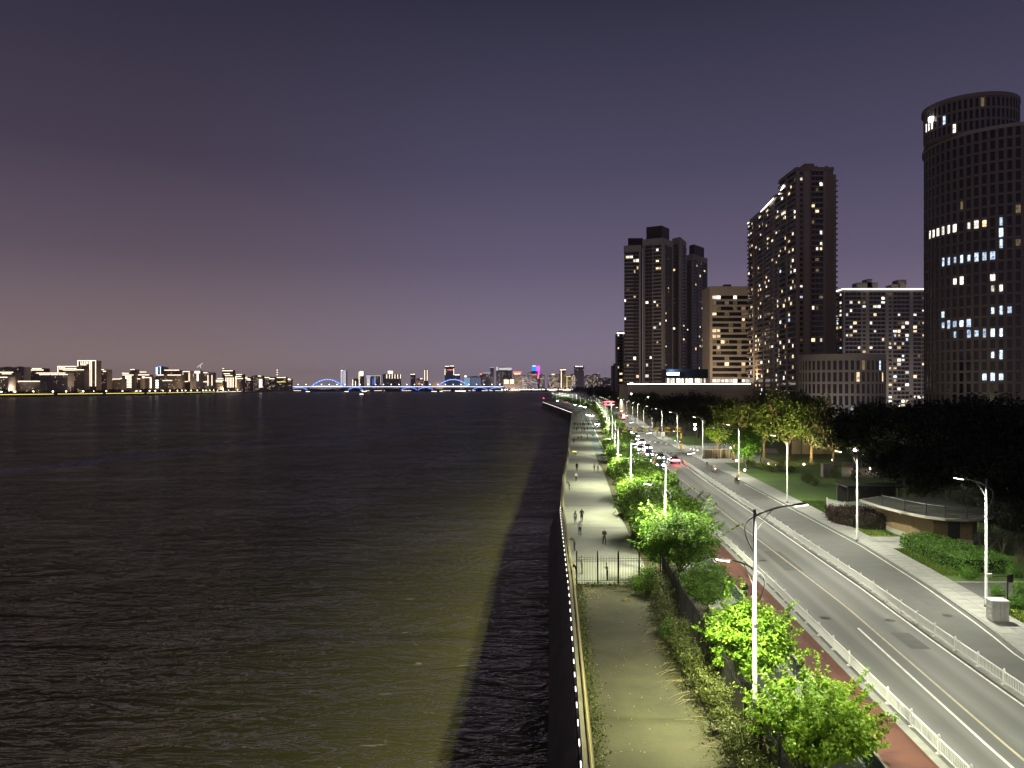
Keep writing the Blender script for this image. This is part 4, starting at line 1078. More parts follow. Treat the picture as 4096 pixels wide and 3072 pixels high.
for q in (.62,.9): tB.box('roof_tank', ring(x0+(x1-x0)*q, YB+4, .9, 10), 139.62, 141.3, M['grey_tower'])
wa, wb = (PX(3130,458),458.0), (PX(2994,540),540.0)
tB.core([wa,(wa[0]+16,wa[1]),(wb[0]+16,wb[1]),wb], 0, 131)
tB.facade(wb, wa, 1.5, 43, 3.0, [(5,'balc'),(1,'pier'),(3,'win'),(5,'balc'),(1,'pier'),(5,'balc'),(3,'win'),(1,'pier'),(5,'balc')], rand_lit(.15,.45,.03))
tB.facade(wa, (wa[0]+3.2,wa[1]), 1.5, 43, 3.0, [(1,'solid'),(1.6,'win'),(1,'solid')], rand_lit(.3,.5,.05))
tB.box('wing_parapet', [wa,(wa[0]+16,wa[1]),(wb[0]+16,wb[1]),wb], 131.02, 133.6, M['grey_tower'])
mid_ = ((wa[0]+wb[0])/2+5, (wa[1]+wb[1])/2)
tB.box('wing_stair_head', [(mid_[0]-4,mid_[1]-18),(mid_[0]+4,mid_[1]-18),(mid_[0]+6,mid_[1]+2),(mid_[0]-2,mid_[1]+2)], 133.62, 137.5, M['grey_tower'])
tB.line('roof_light', [(wa[0]-.6,wa[1]+14,132.6),(wb[0]-.6,wb[1]-22,132.6)], .35, M['led_white'])
tB.line('roof_light', [(wb[0]-.6,wb[1]-3,131.6),(wb[0]-.6,wb[1]-.5,131.6)], .5, M['led_white'])
tB.line('roof_light', [(x0-.7,YB+25,131.0),(x0-.7,YB+17,134.0)], .4, M['led_white'])
tB.finish()

# C - the pale office slab
YC = 560.0; x0, x1 = PX(2838,YC), PX(3004,YC)
tC = Tower('office_slab', 'pale stone office slab with dark horizontal window bands beside the apartment tower', (x0+x1)/2, YC, M['stone_office'], M['stone_office'])
tC.core([(x0+.4,YC),(x1,YC),(x1,YC+22),(x0+.4,YC+22)], 0, 89)
def litC(px, py, rnd):
    if 1180 < py < 1200 and rnd.random() < .35: return 'win_white'
    if 1505 < py < 1540: return 'win_white' if rnd.random() < .8 else None
    if px < 2875 and (1240 < py < 1265 or 1310 < py < 1350) and rnd.random() < .8: return 'win_warm'
    if rnd.random() < .03: return 'win_warm'
    return 'win_dim' if rnd.random() < .25 else None
tC.facade((x0+.4,YC), (x1,YC), 3.0, 20, 4.05, [(1.6,'pier'),(9,'band'),(9,'band'),(9,'band'),(1,'pier')], litC)
tC.facade((x0+.4,YC+22), (x0+.4,YC), 3.0, 20, 4.05, [(1,'solid')], litC)
tC.box('cornice', [(x0-.1,YC-.7),(x1+.3,YC-.7),(x1+.3,YC+22),(x0-.1,YC+22)], 84.1, 90.2, M['stone_office'])
tC.box('plant_room', [(x0+12,YC+4),(x0+17,YC+4),(x0+17,YC+10),(x0+12,YC+10)], 90.22, 92.2, M['conc_dark'])
tC.finish()

# D - the cluster of dark slim apartment towers
def dark_tower(label, A, B, C, D, z1, nf, pl, pr, crown=None, lit=.065):
    cx = (A[0]+C[0])/2; cy_ = (A[1]+C[1])/2
    t = Tower('apartment_tower', label, cx, cy_, M['conc_dark'], M['conc_trim'], 'dark slim apartment towers')
    t.core([A,B,C,D], 0, z1-.05)
    fh = (z1-9)/nf
    t.facade(D, A, 4.0, nf, fh, pl, rand_lit(lit,.5,.02)); t.facade(A, B, 4.0, nf, fh, pr, rand_lit(lit,.5,.05))
    g_ = 1.006
    t.box('crown_band', [(cx+(p[0]-cx)*1.05, cy_+(p[1]-cy_)*1.05) for p in (A,B,C,D)], z1-5, z1, M['conc_trim'])
    if crown:
        q, h0, h1 = crown; t.box('crown', [(cx+(p[0]-cx)*q, cy_+(p[1]-cy_)*q) for p in (A,B,C,D)], h0, h1, M['black_paint'])
    t.finish(); return t
pl1 = [(1.5,'pier'),(5,'rail'),(.5,'pier'),(5.5,'band'),(1.0,'pier')]; pr1 = [(2,'pier'),(3,'win'),(3,'win'),(3,'solid'),(1,'pier')]
Y0 = 600.0
t1 = dark_tower('slim dark apartment tower with black crown and pale corner fins', (PX(2652,600),600), (PX(2690,616),616), (PX(2612,626),626), (PX(2572,608),608), 133.5, 43, pl1, pr1, (.78,133.6,143.6))
b = MB(); b.prism([(p[0]-t1.c[0], p[1]-t1.c[1]) for p in ((PX(2512,612),612),(PX(2572,612),612),(PX(2572,622),622),(PX(2512,622),622))], 129.2, 135.5); b.build('crown_step', M['black_paint'], t1.root)
wl_ = dark_tower('slim dark apartment wing with balconies stepping out over the podium', (PX(2563,604),604), (PX(2568,620),620), (PX(2500,626),626), (PX(2497,607),607), 128.5, 42, [(1.2,'balc'),(5,'band'),(4,'rail'),(1.2,'pier')], [(1,'solid')], None, .09)
dark_tower('middle tower of the dark cluster with rounded corner balconies', (PX(2720,638),638), (PX(2744,660),660), (PX(2716,668),668), (PX(2690,646),646), 141.5, 46, [(2.5,'band'),(3,'solid'),(1,'pier')], [(2,'pier'),(3,'win'),(1,'pier')])
t3 = dark_tower('rear tower of the dark cluster with black stepped crown', (PX(2772,676),676), (PX(2828,700),700), (PX(2800,715),715), (PX(2745,684),684), 134, 44, [(3,'win'),(3,'solid'),(1,'pier')], [(4,'rail'),(1,'pier'),(4,'rail'),(3,'win'),(1,'pier')], (.72,134.1,143.5), .07)

# E - the wide apartment block with the lit roof edge
YE = 560.0; x0, x1 = PX(3372,YE), PX(3700,YE)
tE = Tower('apartment_block', 'wide apartment block with many lit windows and a white-lit roof edge', (x0+x1)/2, YE, M['grey_tower'], M['conc_trim'])
tE.core([(x0,YE),(x1,YE),(x1,YE+18),(x0+2,YE+18)], 0, 86)
tE.facade((x0,YE), (x1,YE), 2.0, 28, 3.0, [(1,'pier'),(8,'balc'),(3,'win'),(1,'pier'),(8,'balc'),(1,'pier'),(3,'win'),(8,'balc'),(2,'pier'),(4,'balc'),(2,'win')], rand_lit(.22,.25,.06))
tE.facade((x0-1.5,YE+19), (x0,YE), 2.0, 28, 3.0, [(2,'win'),(2,'balc'),(2,'win')], rand_lit(.45,.6,.05))
tE.box('parapet', [(x0-.5,YE-.5),(x1,YE-.5),(x1,YE+18),(x0,YE+18)], 86.02, 88.3, M['grey_tower'])
tE.line('roof_light', [(x0-2,YE+16,87.4),(x0-.4,YE-1.2,88.2),(x1,YE-1.2,88.2)], .38, M['led_white'])
for a, c, h in ((.2,.45,93.5),(.32,.38,96),(.62,.72,92),(.70,.80,95.5)): tE.box('lift_head', [(x0+(x1-x0)*a,YE+3),(x0+(x1-x0)*c,YE+3),(x0+(x1-x0)*c,YE+12),(x0+(x1-x0)*a,YE+12)], 88.32, h, M['grey_tower'])
tE.finish()

# G - thin tower at the left of the cluster, and a lower one beside it
def slab_tower(name, label, pxa, pxb, py, Y, wall, pat, lit, fh=3.0, roof=None, group=None):
    xa, xb = PX(pxa,Y), PX(pxb,Y); zt = PZ(py,Y)
    t = Tower(name, label, (xa+xb)/2, Y, wall, M['conc_trim'], group, 120)
    nf = int((zt-3)/fh); t.core([(xa,Y),(xb,Y),(xb,Y+14),(xa,Y+14)], 0, zt-.05)
    t.facade((xa,Y), (xb,Y), zt-.5-nf*fh, nf, fh, pat, lit)
    if roof: t.line('roof_light', [(xa-.4,Y-.9,zt),(xb+.4,Y-.9,zt)], .45, roof)
    t.box('plant_room', [(xa+(xb-xa)*.3,Y+3),(xa+(xb-xa)*.7,Y+3),(xa+(xb-xa)*.7,Y+9),(xa+(xb-xa)*.3,Y+9)], zt, zt+2.5, wall)
    t.finish(); return t
slab_tower('apartment_tower', 'thin apartment tower with bright roof edge left of the dark cluster', 2469, 2503, 1333, 720, M['grey_tower'], [(2,'win'),(3,'balc'),(1,'pier'),(2,'win')], rand_lit(.25,.6,.05), roof=M['led_white'])
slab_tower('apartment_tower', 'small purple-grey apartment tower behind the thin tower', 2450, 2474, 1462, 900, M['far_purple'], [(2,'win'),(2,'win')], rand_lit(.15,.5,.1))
slab_tower('apartment_tower', 'narrow block with a column of lit windows between cluster and office slab', 2815, 2836, 1362, 760, M['grey_tower'], [(2,'win'),(2,'win')], rand_lit(.55,.6,.05))

# H - the podium under the towers
YH = 480.0
p = empty('podium', (PX(2760,YH),YH,0)); tag(p, 'long low podium with a bright white light line along its roof edge', 'building')
pc = PX(2760,YH)
b = MB(); b.box(PX(2512,YH)-pc, PX(3010,YH)-pc, 0, 40, 0, 18.3); b.build('wall', M['stone_office'], p)
b = MB(); b.box(PX(2508,YH)-pc, PX(3012,YH)-pc, -1.2, 40.5, 18.32, 19.0); b.build('roof_slab', M['pale_stone'], p)
b = MB(); b.box(PX(2508,YH)-pc, PX(3000,YH)-pc, -1.5, -1.22, 18.5, 19.0); b.build('light_line', M['led_white'], p)
b = MB()
for k in range(60):
    x = PX(2530+8*k,YH)-pc; b.box(x-.25,x+.25,-.35,0,13.5,18.2)
b.build('fins', M['pale_stone'], p)
sb = empty('glass_hall', (PX(2748,500),500,19)); tag(sb, 'dark roof hall with lit glass front standing on the podium', 'building')
c0 = PX(2748,500)
b = MB(); b.box(PX(2664,500)-c0, PX(2832,500)-c0, 0, 16, 3.6, 9.5); b.box(PX(2664,500)-c0, PX(2832,500)-c0, 5, 16, 0, 3.6); b.build('wall', M['black_paint'], sb)
for k in range(22):
    xa = PX(2668+7.4*k,500)-c0; b = MB(); b.box(xa,xa+.95,4.6,4.9,.1,3.5); b.build('window', M['win_white'] if k % 5 else M['win_dim'], sb)
sg = empty('roof_sign', (PX(2692,498),498,24.4)); tag(sg, 'glowing white sign board with blue rim on the roof hall', 'sign')
b = MB(); b.box(-4.2,4.2,-.2,.2,-.15,2.15); b.build('board', M['led_blue2'], sg)
b = MB(); b.box(-4.0,4.0,-.35,-.21,.1,1.9); b.build('face', em('sign_white', (.80,.88,1.0), 6), sg)
l = bpy.data.lights.new('sign_light', 'POINT'); l.energy = 6000; l.color = (.35,.55,1.0); l.shadow_soft_size = 1.0
lo = bpy.data.objects.new('sign_light', l); col.objects.link(lo); lo.parent = sg; lo.location = (0,-2.5,2.0)

# unseen flood lamps, added on the podium roof to wash the tower fronts
for k, (px, tx, tz, yy) in enumerate(((2560,2540,60,610),(2650,2640,50,605),(2780,2780,50,680),(2880,2900,45,560),(2970,2960,45,560),(3005,3060,60,500))):
    r = empty('added_roof_flood', (PX(px,YH+36),YH+36,19.0)); tag(r, 'small added flood lamp, unseen, on the podium roof edge', 'floodlight', 'added flood lamps of the podium roof')
    b = MB(); b.box(-.25,.25,-.2,.2,.1,.55); b.build('housing', M['black_paint'], r)
    b = MB(); b.box(-.05,.05,-.05,.05,0,.1); b.build('foot', M['black_paint'], r)
    b = MB(); b.box(-.22,.22,.2,.23,.14,.5); b.build('lens', M['led_white'], r)
    d = Vector((PX(tx,yy)-PX(px,YH+36), yy-YH-36, tz-19)); spot(r, (0,.4,.8), 36000 if px > 3000 else 17000, (1.0,.72,.46) if px > 3000 else (1.0,.80,.58), 120, .3, .9, d.to_track_quat('-Z','Y').to_euler())

for px, Y, tx, ty, tz, e in ((3330,262,3367,285,16,5000),(3720,262,3860,285,40,2600),(3950,258,4000,276,30,1600),(3480,520,3520,560,50,26000),(3640,520,3640,560,50,22000)):  # unseen floods added only to brighten the building fronts
    r = empty('added_ground_flood', (PX(px,Y),Y,0)); tag(r, 'added unseen flood lamp at a building foot behind the park trees', 'floodlight', 'added flood lamps at the building feet')
    b = MB(); b.box(-.3,.3,-.25,.25,.1,.7); b.build('housing', M['black_paint'], r); b = MB(); b.box(-.05,.05,-.05,.05,-.05,.1); b.build('foot', M['black_paint'], r)
    b = MB(); b.box(-.26,.26,.25,.28,.15,.65); b.build('lens', M['led_white'], r)
    d = Vector((PX(tx,ty)-PX(px,Y), ty-Y, tz)); spot(r, (0,.5,.9), e, (1.0,.90,.80), 140, .3, .9, d.to_track_quat('-Z','Y').to_euler())
# ------------------------------------------------------------------ the far bank skyline
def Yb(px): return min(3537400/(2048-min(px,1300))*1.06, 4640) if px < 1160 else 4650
FAR_Z = -1.4
def far_building(px0, px1, py, mat, label, strips=(), vert=(), nwin=0, wm='led_warm2', dY=0, group=None, name='far_building', sm='led_warm', fh=0.0, faceband=None, Y=None):
    Y = (Y or Yb((px0+px1)/2))+dY; x0, x1 = PX(px0,Y), PX(px1,Y); z1 = PZ(py,Y); cx = (x0+x1)/2
    r = empty(name, (cx,Y,FAR_Z)); tag(r, label, 'building', group)
    k = Y/FPX; rnd = random.Random(px0*13+py)
    b = MB(); b.box(x0-cx,x1-cx,0,30,0,z1-FAR_Z); b.build('wall', M[mat], r)
    # storey ledges grazed by the spots added in the bank lamps
    b = MB(); n = max(2, int((z1-FAR_Z)/9))
    for i in range(1, n): b.box(x0-cx-.2,x1-cx+.2,-.5,0,(z1-FAR_Z)*i/n-.4,(z1-FAR_Z)*i/n+.4)
    b.build('ledges', M[mat], r)
    b = MB(); b.box(x0-cx+(x1-x0)*.2,x0-cx+(x1-x0)*.55,4,16,z1-FAR_Z,z1-FAR_Z+2.2*k); b.build('plant_room', M[mat], r)
    for a, c, yy in strips:
        zz = PZ(yy,Y)-FAR_Z; b = MB(); b.box(PX(a,Y)-cx,PX(c,Y)-cx,-1.1,-.1,zz-1.25*k,zz+1.25*k); b.build('roof_light', M[sm], r)
    for a, ya, yb in vert:
        za, zb = PZ(yb,Y)-FAR_Z, PZ(ya,Y)-FAR_Z; b = MB(); b.box(PX(a,Y)-cx-1.1*k,PX(a,Y)-cx+1.1*k,-1.2,-.2,max(za,0),zb); b.build('light_fin', M[sm], r)
    if faceband:
        for fb in faceband:
            a, c, ya, yb, mm = fb; b = MB(); b.box(PX(a,Y)-cx,PX(c,Y)-cx,-.9,-.15,max(PZ(yb,Y)-FAR_Z,0),PZ(ya,Y)-FAR_Z); b.build('lit_panel', M[mm], r)
    if nwin:
        b = MB()
        for i in range(int(nwin*1.8)):
            x = rnd.uniform(x0-cx+2,x1-cx-2); z = rnd.uniform(.12,.95)*(z1-FAR_Z); s = rnd.uniform(.5,.9)*k*1.3
            b.box(x-s,x+s,-.7,-.1,z-s*.8,z+s*.8)
        tag(b.build('lit_windows', M[wm], r), kind='stuff')
    return r
GB = 'plain blocks of the far bank'
LB = 'plain brown block with a few lit windows on the far left bank'
F = far_building
F(0,60,1469,'far_brown','tall plain dark slab rising behind the lowest roof lights at the far bank end',nwin=3,dY=160)
F(60,95,1468,'far_grey','dark block with square shoulders next to the plain slab on the far bank',nwin=4,dY=120)
F(96,117,1475,'far_grey',LB,nwin=4,dY=200,group=GB)
F(0,53,1487,'far_brown','far bank block with two warm roof lines, one above the other, under the plain slab',strips=((0,53,1489),(8,46,1495)),nwin=4,dY=60)
F(0,30,1507,'far_grey','low far bank block with one short warm roof line at the water strip',strips=((0,30,1509),),nwin=9)
F(121,174,1473,'far_brown','dark block with a short double roof light crown on the far bank',strips=((129,166,1474),(121,174,1480)),nwin=6,dY=150)
F(58,160,1525,'far_grey','long pale low block with one thin roof line on the far bank',strips=((58,160,1525),),nwin=8,faceband=((60,78,1527,1556,'led_dim'),)) if False else F(58,160,1525,'far_grey','long pale low block with one thin roof line on the far bank',strips=((58,160,1525),),nwin=8)
F(146,271,1491,'far_grey','wide block with two long stepped roof light lines on the far bank',strips=((146,262,1492),(158,200,1498),(204,232,1498),(236,271,1498)),nwin=8,dY=50)
F(230,306,1465,'far_brown','tower block with lit arcade crown and lit left edge on the far bank',strips=((230,306,1465.5),(262,306,1474)),vert=((232,1465,1492),(240,1468,1478),(246,1468,1478),(252,1468,1478),(258,1468,1478)),nwin=4,dY=130)
F(252,336,1478,'far_brown','dark block with one bent roof line in front of the arcade-crowned tower',strips=((252,300,1480),(300,336,1479)),nwin=7,dY=90)
F(310,384,1442,'far_brown','tallest far bank tower, outlined in white light with arches at its crown',strips=((310,384,1442.5),(322,346,1459)),vert=((312,1442,1476),(360,1442,1545),(366,1442,1545),(383,1444,1545),(324,1446,1456),(331,1446,1456),(338,1446,1456),(345,1446,1456),(352,1446,1456)),nwin=3,dY=60)
F(384,428,1478,'far_brown','brown block with three short roof lines beside the outlined tower',strips=((386,416,1478.5),(380,396,1483),(412,424,1485)),nwin=7,dY=40)
F(428,488,1515,'far_brown','low brown block with bright knobs on its roof line',strips=((438,446,1515),(450,480,1516),(480,488,1514)),nwin=6)
F(488,534,1493,'far_brown','block with two ladders of lit windows down its front',strips=((488,515,1493),(490,534,1500)),faceband=[(502,510,1504+6.2*i,1507.5+6.2*i,'led_white') for i in range(8)]+[(513,526,1504+6.2*i,1507.5+6.2*i,'led_warm') for i in range(8)],dY=30)
F(521,540,1478,'far_grey',LB,strips=((521,538,1478),),dY=260,group=GB)
F(529,561,1514,'far_brown','short dark block between the ladder-lit block and the lit frame',strips=((529,561,1515.5),),nwin=4)
F(542,597,1499,'far_brown','block with one bright long roof line and lit stair column',strips=((542,597,1499.5),(560,585,1488)),faceband=[(570,584,1506+5.5*i,1509+5.5*i,'led_white') for i in range(8)],dY=70)
F(568,606,1508,'far_brown','block framed by two ladders of light and a roof band',strips=((568,606,1510),),faceband=[(568,577,1514+5*i,1517+5*i,'led_white') for i in range(8)]+[(600,606,1514+5*i,1517+5*i,'led_white') for i in range(8)],dY=20)
F(608,634,1519,'far_grey','small block with four glowing horizontal bands',faceband=[(608,634,1520+9*i,1525+9*i,'led_white') for i in range(4)])
F(623,644,1465,'far_grey','slim far tower with white edge lights and blue crown',vert=((625,1468,1497),(630,1467,1497),(642,1467,1497)),sm='led_bluewhite',faceband=((634,644,1464,1468,'led_blue'),),dY=300)
F(648,660,1468,'far_grey','slim far tower with pale ragged crown beside the blue-crowned one',vert=((650,1469,1490),(656,1471,1488)),sm='led_white',dY=300)
F(657,717,1480,'far_brown','block with one straight warm roof line behind the long roof line',strips=((657,717,1480.5),),nwin=5,dY=130)
F(626,725,1498,'far_brown','long block with broad wavy roof light band on the far bank',strips=((626,655,1500),(670,724,1500),(648,688,1522)),nwin=16,dY=50)
F(725,760,1484,'far_brown','dark slab inside a frame of warm light',strips=((726,759,1486),(734,752,1526)),faceband=[(726,733,1490+5.5*i,1493+5.5*i,'led_warm') for i in range(7)]+[(754,760,1490,1526,'led_warm2')],dY=60)
F(758,774,1496,'far_grey','small pale floodlit block next to the framed slab',faceband=((759,774,1497,1507,'led_warm'),),nwin=3,dY=40)
F(779,801,1483,'far_grey','block with a white floodlit head and glowing column',faceband=((779,800,1484,1493,'led_warm'),(788,793,1494,1524,'led_white')),nwin=4,dY=60)
F(806,852,1490,'far_grey','grey block with bright ribs on its right half',strips=((808,830,1491),(810,832,1527)),vert=((832,1500,1542),(848,1500,1542)),nwin=14,dY=40)
F(850,896,1526,'far_brown','low building with stacked warm eaves',strips=((852,890,1527),(858,896,1521),(870,893,1514)),nwin=8)
F(888,931,1480,'far_brown','stepped brown tower with pagoda-like warm roof and lit columns',strips=((889,931,1483),(890,896,1474),(896,920,1495),(900,930,1502)),vert=[(904+6*i,1510,1550) for i in range(6)],nwin=4,dY=30,sm='led_warm')
F(931,972,1497,'far_brown','stepped brown block descending right of the pagoda-roofed tower',strips=((945,968,1498),(936,965,1506),(940,972,1514)),vert=((938,1508,1550),(944,1508,1550)),nwin=10,dY=20)
F(972,1004,1508,'far_brown','small stepped block with three warm roof ledges',strips=((972,990,1509),(980,1000,1515),(988,1004,1520)),nwin=12)
F(1007,1050,1503,'far_grey','grey block with scattered lights and a white glowing end wall',faceband=((1037,1048,1517,1546,'led_white'),),strips=((1032,1044,1504),(1036,1052,1548)),nwin=20,dY=20)
F(1053,1100,1508,'far_brown','last brown block before the bridge with warm roof line',strips=((1054,1078,1510),(1076,1098,1515)),nwin=14)
F(1104,1145,1508,'far_brown','block with a lit mast on its roof at the bridge head',strips=((1104,1143,1510),),faceband=((1104,1143,1526,1529,'led_yellow'),),nwin=8)
b = MB(); b.tube([(0,0,0),(0,0,46)], [1.3,.5], 6); ms = b.build('roof_mast', M['far_grey'], loc=(PX(1109,4000),4000,PZ(1508,4000))); tag(ms, 'thin mast with lights above the bridge-head block', 'mast')
for z in (12,24,36):
    b = MB(); b.box(-2.4,2.4,-2.4,2.4,z-2,z+2); b.build('lamp', M['led_warm'], ms)
F(1144,1165,1517,'far_brown','small warm-lit block tapering down to the bridge deck',strips=((1146,1160,1516),(1148,1164,1519)),nwin=5)
# skyline behind the bridge
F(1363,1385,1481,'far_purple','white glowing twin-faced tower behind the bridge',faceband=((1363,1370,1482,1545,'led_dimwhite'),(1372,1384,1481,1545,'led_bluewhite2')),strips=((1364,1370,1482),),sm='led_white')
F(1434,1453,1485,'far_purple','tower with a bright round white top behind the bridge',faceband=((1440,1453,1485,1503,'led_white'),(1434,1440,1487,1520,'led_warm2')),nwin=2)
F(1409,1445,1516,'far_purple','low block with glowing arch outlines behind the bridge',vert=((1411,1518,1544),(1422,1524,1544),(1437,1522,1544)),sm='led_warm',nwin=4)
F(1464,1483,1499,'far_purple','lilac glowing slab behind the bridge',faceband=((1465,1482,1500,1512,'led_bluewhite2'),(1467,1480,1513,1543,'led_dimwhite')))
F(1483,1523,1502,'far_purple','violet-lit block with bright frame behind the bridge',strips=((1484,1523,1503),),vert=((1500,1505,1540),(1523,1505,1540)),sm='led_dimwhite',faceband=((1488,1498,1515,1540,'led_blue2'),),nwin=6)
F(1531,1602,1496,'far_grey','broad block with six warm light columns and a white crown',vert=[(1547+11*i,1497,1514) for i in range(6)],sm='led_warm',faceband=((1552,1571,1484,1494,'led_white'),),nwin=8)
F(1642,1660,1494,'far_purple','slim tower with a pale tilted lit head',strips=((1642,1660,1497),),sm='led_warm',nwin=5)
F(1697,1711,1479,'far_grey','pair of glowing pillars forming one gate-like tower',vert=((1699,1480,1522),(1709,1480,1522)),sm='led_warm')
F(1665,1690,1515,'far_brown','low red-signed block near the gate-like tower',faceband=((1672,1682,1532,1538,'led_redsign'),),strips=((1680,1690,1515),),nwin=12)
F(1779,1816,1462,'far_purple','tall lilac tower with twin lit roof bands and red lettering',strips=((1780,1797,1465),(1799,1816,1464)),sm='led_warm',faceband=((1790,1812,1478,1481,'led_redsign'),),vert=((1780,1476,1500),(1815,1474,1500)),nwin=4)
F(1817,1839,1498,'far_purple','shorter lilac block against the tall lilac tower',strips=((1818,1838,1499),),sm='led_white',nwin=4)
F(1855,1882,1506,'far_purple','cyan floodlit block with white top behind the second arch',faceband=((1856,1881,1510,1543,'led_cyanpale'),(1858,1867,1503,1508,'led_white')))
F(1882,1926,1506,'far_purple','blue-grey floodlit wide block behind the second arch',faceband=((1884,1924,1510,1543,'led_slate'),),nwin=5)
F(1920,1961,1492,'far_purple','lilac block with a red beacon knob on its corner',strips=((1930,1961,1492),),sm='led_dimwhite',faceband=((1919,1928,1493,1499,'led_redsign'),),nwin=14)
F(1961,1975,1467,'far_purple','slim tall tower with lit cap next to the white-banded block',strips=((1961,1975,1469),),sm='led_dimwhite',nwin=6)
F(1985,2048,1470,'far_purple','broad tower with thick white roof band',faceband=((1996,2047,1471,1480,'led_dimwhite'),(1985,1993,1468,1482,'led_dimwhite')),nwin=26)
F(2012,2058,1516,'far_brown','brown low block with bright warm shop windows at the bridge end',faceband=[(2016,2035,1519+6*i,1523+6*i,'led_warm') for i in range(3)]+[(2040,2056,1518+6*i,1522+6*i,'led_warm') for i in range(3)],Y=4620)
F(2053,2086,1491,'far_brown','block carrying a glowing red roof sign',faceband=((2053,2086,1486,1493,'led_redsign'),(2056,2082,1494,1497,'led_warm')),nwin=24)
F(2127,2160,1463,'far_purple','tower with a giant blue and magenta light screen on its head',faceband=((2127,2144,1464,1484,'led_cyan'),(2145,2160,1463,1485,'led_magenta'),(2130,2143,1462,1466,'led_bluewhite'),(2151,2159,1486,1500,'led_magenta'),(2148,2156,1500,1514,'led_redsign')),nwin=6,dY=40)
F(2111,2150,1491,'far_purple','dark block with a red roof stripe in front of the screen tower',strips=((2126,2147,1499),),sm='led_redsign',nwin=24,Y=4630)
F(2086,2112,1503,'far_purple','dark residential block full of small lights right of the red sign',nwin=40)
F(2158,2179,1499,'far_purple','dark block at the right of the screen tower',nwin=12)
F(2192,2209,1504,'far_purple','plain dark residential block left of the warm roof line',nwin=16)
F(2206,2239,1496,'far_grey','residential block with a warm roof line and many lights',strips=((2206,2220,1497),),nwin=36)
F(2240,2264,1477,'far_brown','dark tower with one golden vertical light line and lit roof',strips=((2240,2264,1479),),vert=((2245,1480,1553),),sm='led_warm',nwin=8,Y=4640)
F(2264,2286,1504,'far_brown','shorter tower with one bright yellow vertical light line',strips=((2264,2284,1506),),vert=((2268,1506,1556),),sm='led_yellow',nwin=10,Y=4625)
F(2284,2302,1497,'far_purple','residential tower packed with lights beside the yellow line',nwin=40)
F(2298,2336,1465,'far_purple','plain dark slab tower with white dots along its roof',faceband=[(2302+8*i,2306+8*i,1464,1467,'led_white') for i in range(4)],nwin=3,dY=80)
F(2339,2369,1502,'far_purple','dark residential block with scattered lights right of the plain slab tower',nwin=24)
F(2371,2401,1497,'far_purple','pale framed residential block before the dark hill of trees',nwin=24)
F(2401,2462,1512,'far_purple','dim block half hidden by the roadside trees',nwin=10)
# fan-shaped orange hall
r = empty('fan_hall', (PX(1750,4640),4640,FAR_Z)); tag(r, 'orange glowing fan-shaped hall behind the second arch', 'building')
for k in range(9):
    a = -1.2+.3*k; b = MB(); L_ = 55-abs(k-5)*4; kx = math.sin(a)*L_; kz = math.cos(a)*L_*.8+14
    b.add([(-6+1.4*k,0,4),(6+1.4*k,0,4),(kx+6,-3,kz),(kx-6,-3,kz-3)], [(0,1,2,3)]); b.tube([(0,0,4),(kx,-2,kz)], 2.2, 5); b.build('petal', M['led_orange'], r)
b = MB(); b.box(-45,45,2,20,0,20); b.build('hall', M['far_brown'], r)
# roof-top crane across the river, lit white
cr = empty('tower_crane', (PX(802,3200),3200,PZ(1500,3200))); tag(cr, 'white-lit tower crane standing above the far bank roofs', 'crane')
b = MB(); b.tube([(0,0,0),(0,0,30)], 1.0, 4); b.build('mast', M['far_grey'], cr)
b = MB(); b.tube([(0,0,28),(0,0,44)], 1.5, 4); b.build('mast_lights', M['led_dimwhite'], cr)
b = MB(); b.tube([(-14,0,32),(10,0,50)], 1.5, 4); b.build('jib', M['led_dimwhite'], cr)

# embankment of the far bank with its glowing strip and lamps
emb = empty('embankment', (0,0,0)); tag(emb, 'dark far bank embankment wall with a yellow-lit edge', 'wall')
for i, (a, c) in enumerate(zip(lb, lb[1:])):
    b = MB(); b.add([(a[0]+1,a[1],WATER_Z-1),(c[0]+1,c[1],WATER_Z-1),(c[0]+.5,c[1],.2),(a[0]+.5,a[1],.2),(a[0]-3,a[1],.2),(c[0]-3,c[1],.2)], [(0,1,2,3),(3,2,5,4)]); b.build('wall_face', M['wall'], emb)
    n = max(2, int(math.dist(a,c)/150))
    for k in range(n):
        t0, t1 = k/n+.006, (k+.94)/n
        p0 = (a[0]+(c[0]-a[0])*t0, a[1]+(c[1]-a[1])*t0); p1 = (a[0]+(c[0]-a[0])*t1, a[1]+(c[1]-a[1])*t1)
        b = MB(); b.tube([(p0[0]+.6,p0[1],.9),(p1[0]+.6,p1[1],.9)], .75, 4); b.build('light_strip', M['led_yellow'] if p0[1] < 2900 else M['led_warm'], emb)
shore = empty('embankment', (0,4575,0)); tag(shore, 'distant shore wall with a pale lit line under the skyline', 'wall')
b = MB(); b.box(-1400,420,0,3,WATER_Z-1,0); b.build('wall_face', M['wall'], shore)
for k in range(22):
    x = -1380+80*k
    if random.random() < .8: b = MB(); b.box(x,x+random.uniform(40,74),-1.6,-.1,-.2,1.8); b.build('light_strip', M['led_warm'], shore)
lampm = MB(); lampm.tube([(0,0,0),(0,0,8)], .25, 5); LPM = lampm.mesh('pole', M['grey_metal'])
def globe_mesh(r, m, name='globe', n=8):
    b = MB(); vs = []; fs = []
    for i in range(n//2+1):
        th = math.pi*i/(n//2)
        for k in range(n): vs.append((r*math.sin(th)*math.cos(2*math.pi*k/n), r*math.sin(th)*math.sin(2*math.pi*k/n), r*math.cos(th)))
    for i in range(n//2):
        for k in range(n): fs.append((i*n+k,(i+1)*n+k,(i+1)*n+(k+1)%n,i*n+(k+1)%n))
    b.add(vs, fs); return b.mesh(name, m)
GLB = globe_mesh(1.9, M['lamp_dot']); GLB2 = globe_mesh(2.6, M['lamp_dot_white'])
